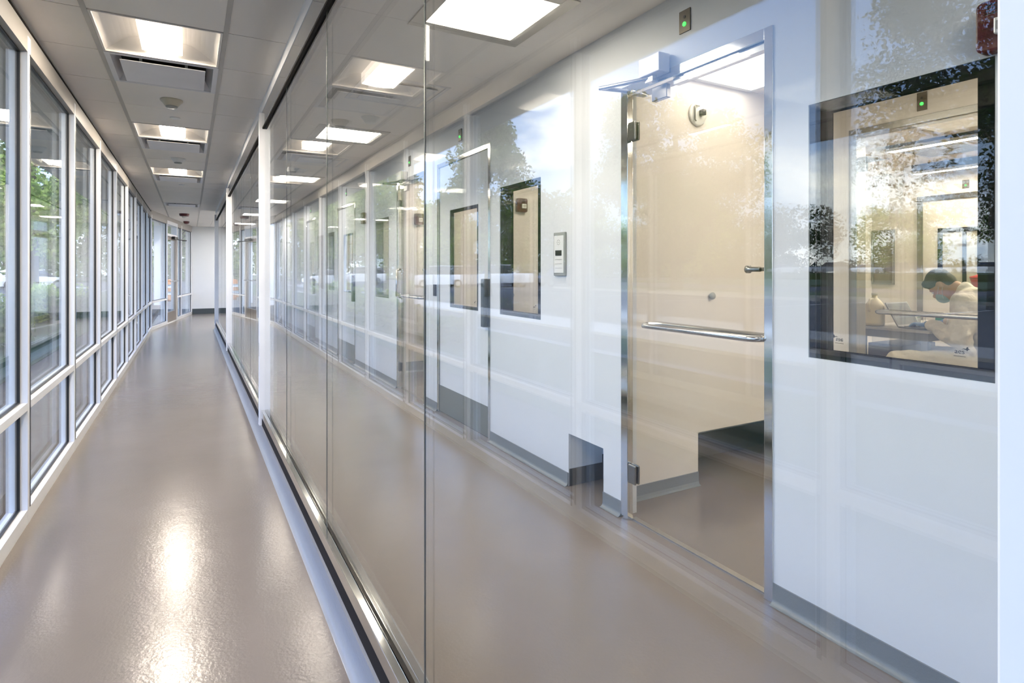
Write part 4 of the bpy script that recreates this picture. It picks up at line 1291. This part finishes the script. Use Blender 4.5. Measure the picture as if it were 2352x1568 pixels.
CARP = {
    'sedan': dict(body=[(-2.3, 0.78, 0.35, 0.78, 0.74), (-2.1, 0.88, 0.22, 0.95, 0.82), (-1.3, 0.90, 0.20, 0.98, 0.84), (0.6, 0.90, 0.20, 0.95, 0.84), (1.5, 0.88, 0.20, 0.86, 0.82), (2.15, 0.84, 0.24, 0.74, 0.76), (2.35, 0.70, 0.34, 0.62, 0.62)],
                  cab=[(-1.75, 0.80, 0.92, 0.96, 0.78), (-1.0, 0.80, 0.92, 1.40, 0.60), (-0.1, 0.80, 0.92, 1.45, 0.62), (0.5, 0.80, 0.92, 1.38, 0.60), (1.25, 0.78, 0.88, 0.93, 0.74)], roof=(-1.02, 0.48, 0.58, 1.385, 1.455)),
    'suv': dict(body=[(-2.35, 0.82, 0.40, 1.05, 0.78), (-2.2, 0.92, 0.28, 1.10, 0.86), (0.8, 0.94, 0.26, 1.08, 0.88), (1.7, 0.92, 0.26, 1.02, 0.86), (2.2, 0.88, 0.30, 0.92, 0.80), (2.35, 0.74, 0.40, 0.78, 0.68)],
                cab=[(-2.28, 0.84, 1.02, 1.10, 0.80), (-2.0, 0.84, 1.02, 1.72, 0.66), (-0.3, 0.84, 1.02, 1.78, 0.68), (0.55, 0.84, 1.02, 1.70, 0.66), (1.15, 0.82, 1.0, 1.08, 0.78)], roof=(-2.02, 0.50, 0.64, 1.70, 1.785)),
    'pickup': dict(body=[(-2.85, 0.86, 0.50, 1.12, 0.84), (-2.75, 0.94, 0.40, 1.16, 0.92), (-0.8, 0.95, 0.36, 1.16, 0.92), (1.0, 0.95, 0.34, 1.14, 0.90), (2.3, 0.93, 0.36, 1.08, 0.86), (2.7, 0.86, 0.44, 0.95, 0.78)],
                   cab=[(-0.85, 0.86, 1.10, 1.16, 0.84), (-0.70, 0.86, 1.10, 1.82, 0.70), (0.3, 0.86, 1.10, 1.88, 0.72), (0.75, 0.86, 1.10, 1.80, 0.70), (1.35, 0.84, 1.08, 1.14, 0.80)], roof=(-0.72, 0.70, 0.68, 1.80, 1.89)),
}
def car(kind, paint, x, y, rz, label, z=-0.16):
    P = CARP[kind]
    r = empty('car', (x, y, z), R(rz))
    tag(r, label, 'car', 'cars in the car park')
    loft(MB(), P['body']).build('body', CPAINT[paint], r)
    loft(MB(), P['cab']).build('windows', CGLASS, r)
    a, b_, w, z0, z1 = P['roof']
    MB().box(a, b_, -w, w, z0, z1).build('roof', CPAINT[paint], r, bevel=0.03)
    L0 = P['body'][0][0]
    for wx_ in (L0 * 0.62, -L0 * 0.62):
        for sg in (-1, 1):
            wh = MB().lathe([(0.20, -0.11), (0.33, -0.11), (0.34, -0.05), (0.34, 0.05), (0.33, 0.11), (0.20, 0.11)], wx_, sg * 0.82, 20, 'y', 0.34).build('wheel', TYRE, r, smooth=True)
            MB().lathe([(0.20, -0.012), (0.20, 0.012), (0.05, 0.02)], wx_, sg * 0.932, 16, 'y', 0.34).build('rim', STEEL, wh)
    for sg in (-1, 1):
        MB().box(L0 - 0.02, L0 + 0.12, sg * 0.62 - 0.12, sg * 0.62 + 0.12, 0.68, 0.86).build('tail_lamp', LAMP_R, r)
    return r
car('sedan', 'silver', -13.6, 74.5, 84, 'silver sedan seen straight through the near window')
car('suv', 'white', -14.5, 60.0, 8, 'white sport utility car reflected beside the far white door')
car('sedan', 'white', -10.5, 57.0, 8, 'white sedan parked beside the white sport utility car')
car('suv', 'white', -16.6, 44.2, 5, 'white sport utility car leading the row with the pickup')
car('pickup', 'white', -21.9, 43.4, 2, 'white pickup truck in the reflected row')
car('suv', 'dark', -27.6, 42.6, 4, 'dark car at the end of the row with the pickup')
for k, (x, y, kd, pt) in enumerate(((-80, 58.5, 'sedan', 'white'), (-86, 56.5, 'suv', 'silver'), (-92, 54.5, 'sedan', 'white'), (-97, 51.5, 'suv', 'dark'), (-101, 47.5, 'sedan', 'white'), (-104, 43, 'suv', 'white'), (-106, 37, 'sedan', 'blue'), (-107, 31, 'suv', 'silver'))):
    car(kd, pt, x, y, 20 + 9 * k, z=0.75, label='distant %s %s parked far across the lawn, %s' % (pt, kd if kd != 'suv' else 'sport utility car', ['first of the row', 'second of the row', 'third of the row', 'beside the white sedans', 'fifth of the row', 'sixth of the row', 'beyond the rest', 'last of the row'][k]))

# white building wing, posts and orange barrel outside the far door
STUC = mat('white_stucco', (0.78, 0.78, 0.77), 0.8)
for k, (x, y, w) in enumerate(((-1.75, 23.6, 0.45), (-1.02, 25.5, 0.35))):
    o = MB().box(x - w / 2, x + w / 2, y - w / 2, y + w / 2, -0.16, 3.1).build('porch_post', STUC, None, bevel=0.01)
    tag(o, ['thick white porch post outside the end glazing', 'slimmer white porch post behind the thick one'][k], 'post')
tag(box('porch_beam', STUC, -2.4, -0.4, 23.3, 25.8, 3.1, 3.4), 'white beam resting on the two porch posts outside', 'beam')
r = empty('traffic_barrel', (-0.78, 31.0, -0.16))
tag(r, 'orange traffic barrel outside the exit door', 'barrel')
ORG = mat('orange_plastic', (0.75, 0.25, 0.02), 0.5)
MB().lathe([(0.30, 0.0), (0.29, 0.1), (0.27, 0.5), (0.24, 0.95), (0.10, 1.0)], 0, 0, 24).build('body', ORG, r, smooth=True)
MB().lathe([(0.290, 0.30), (0.285, 0.30), (0.279, 0.45), (0.284, 0.45)], 0, 0, 24).lathe([(0.275, 0.62), (0.268, 0.62), (0.262, 0.77), (0.268, 0.77)], 0, 0, 24).build('reflective_band', PLASTIC_WHITE, r, smooth=True)
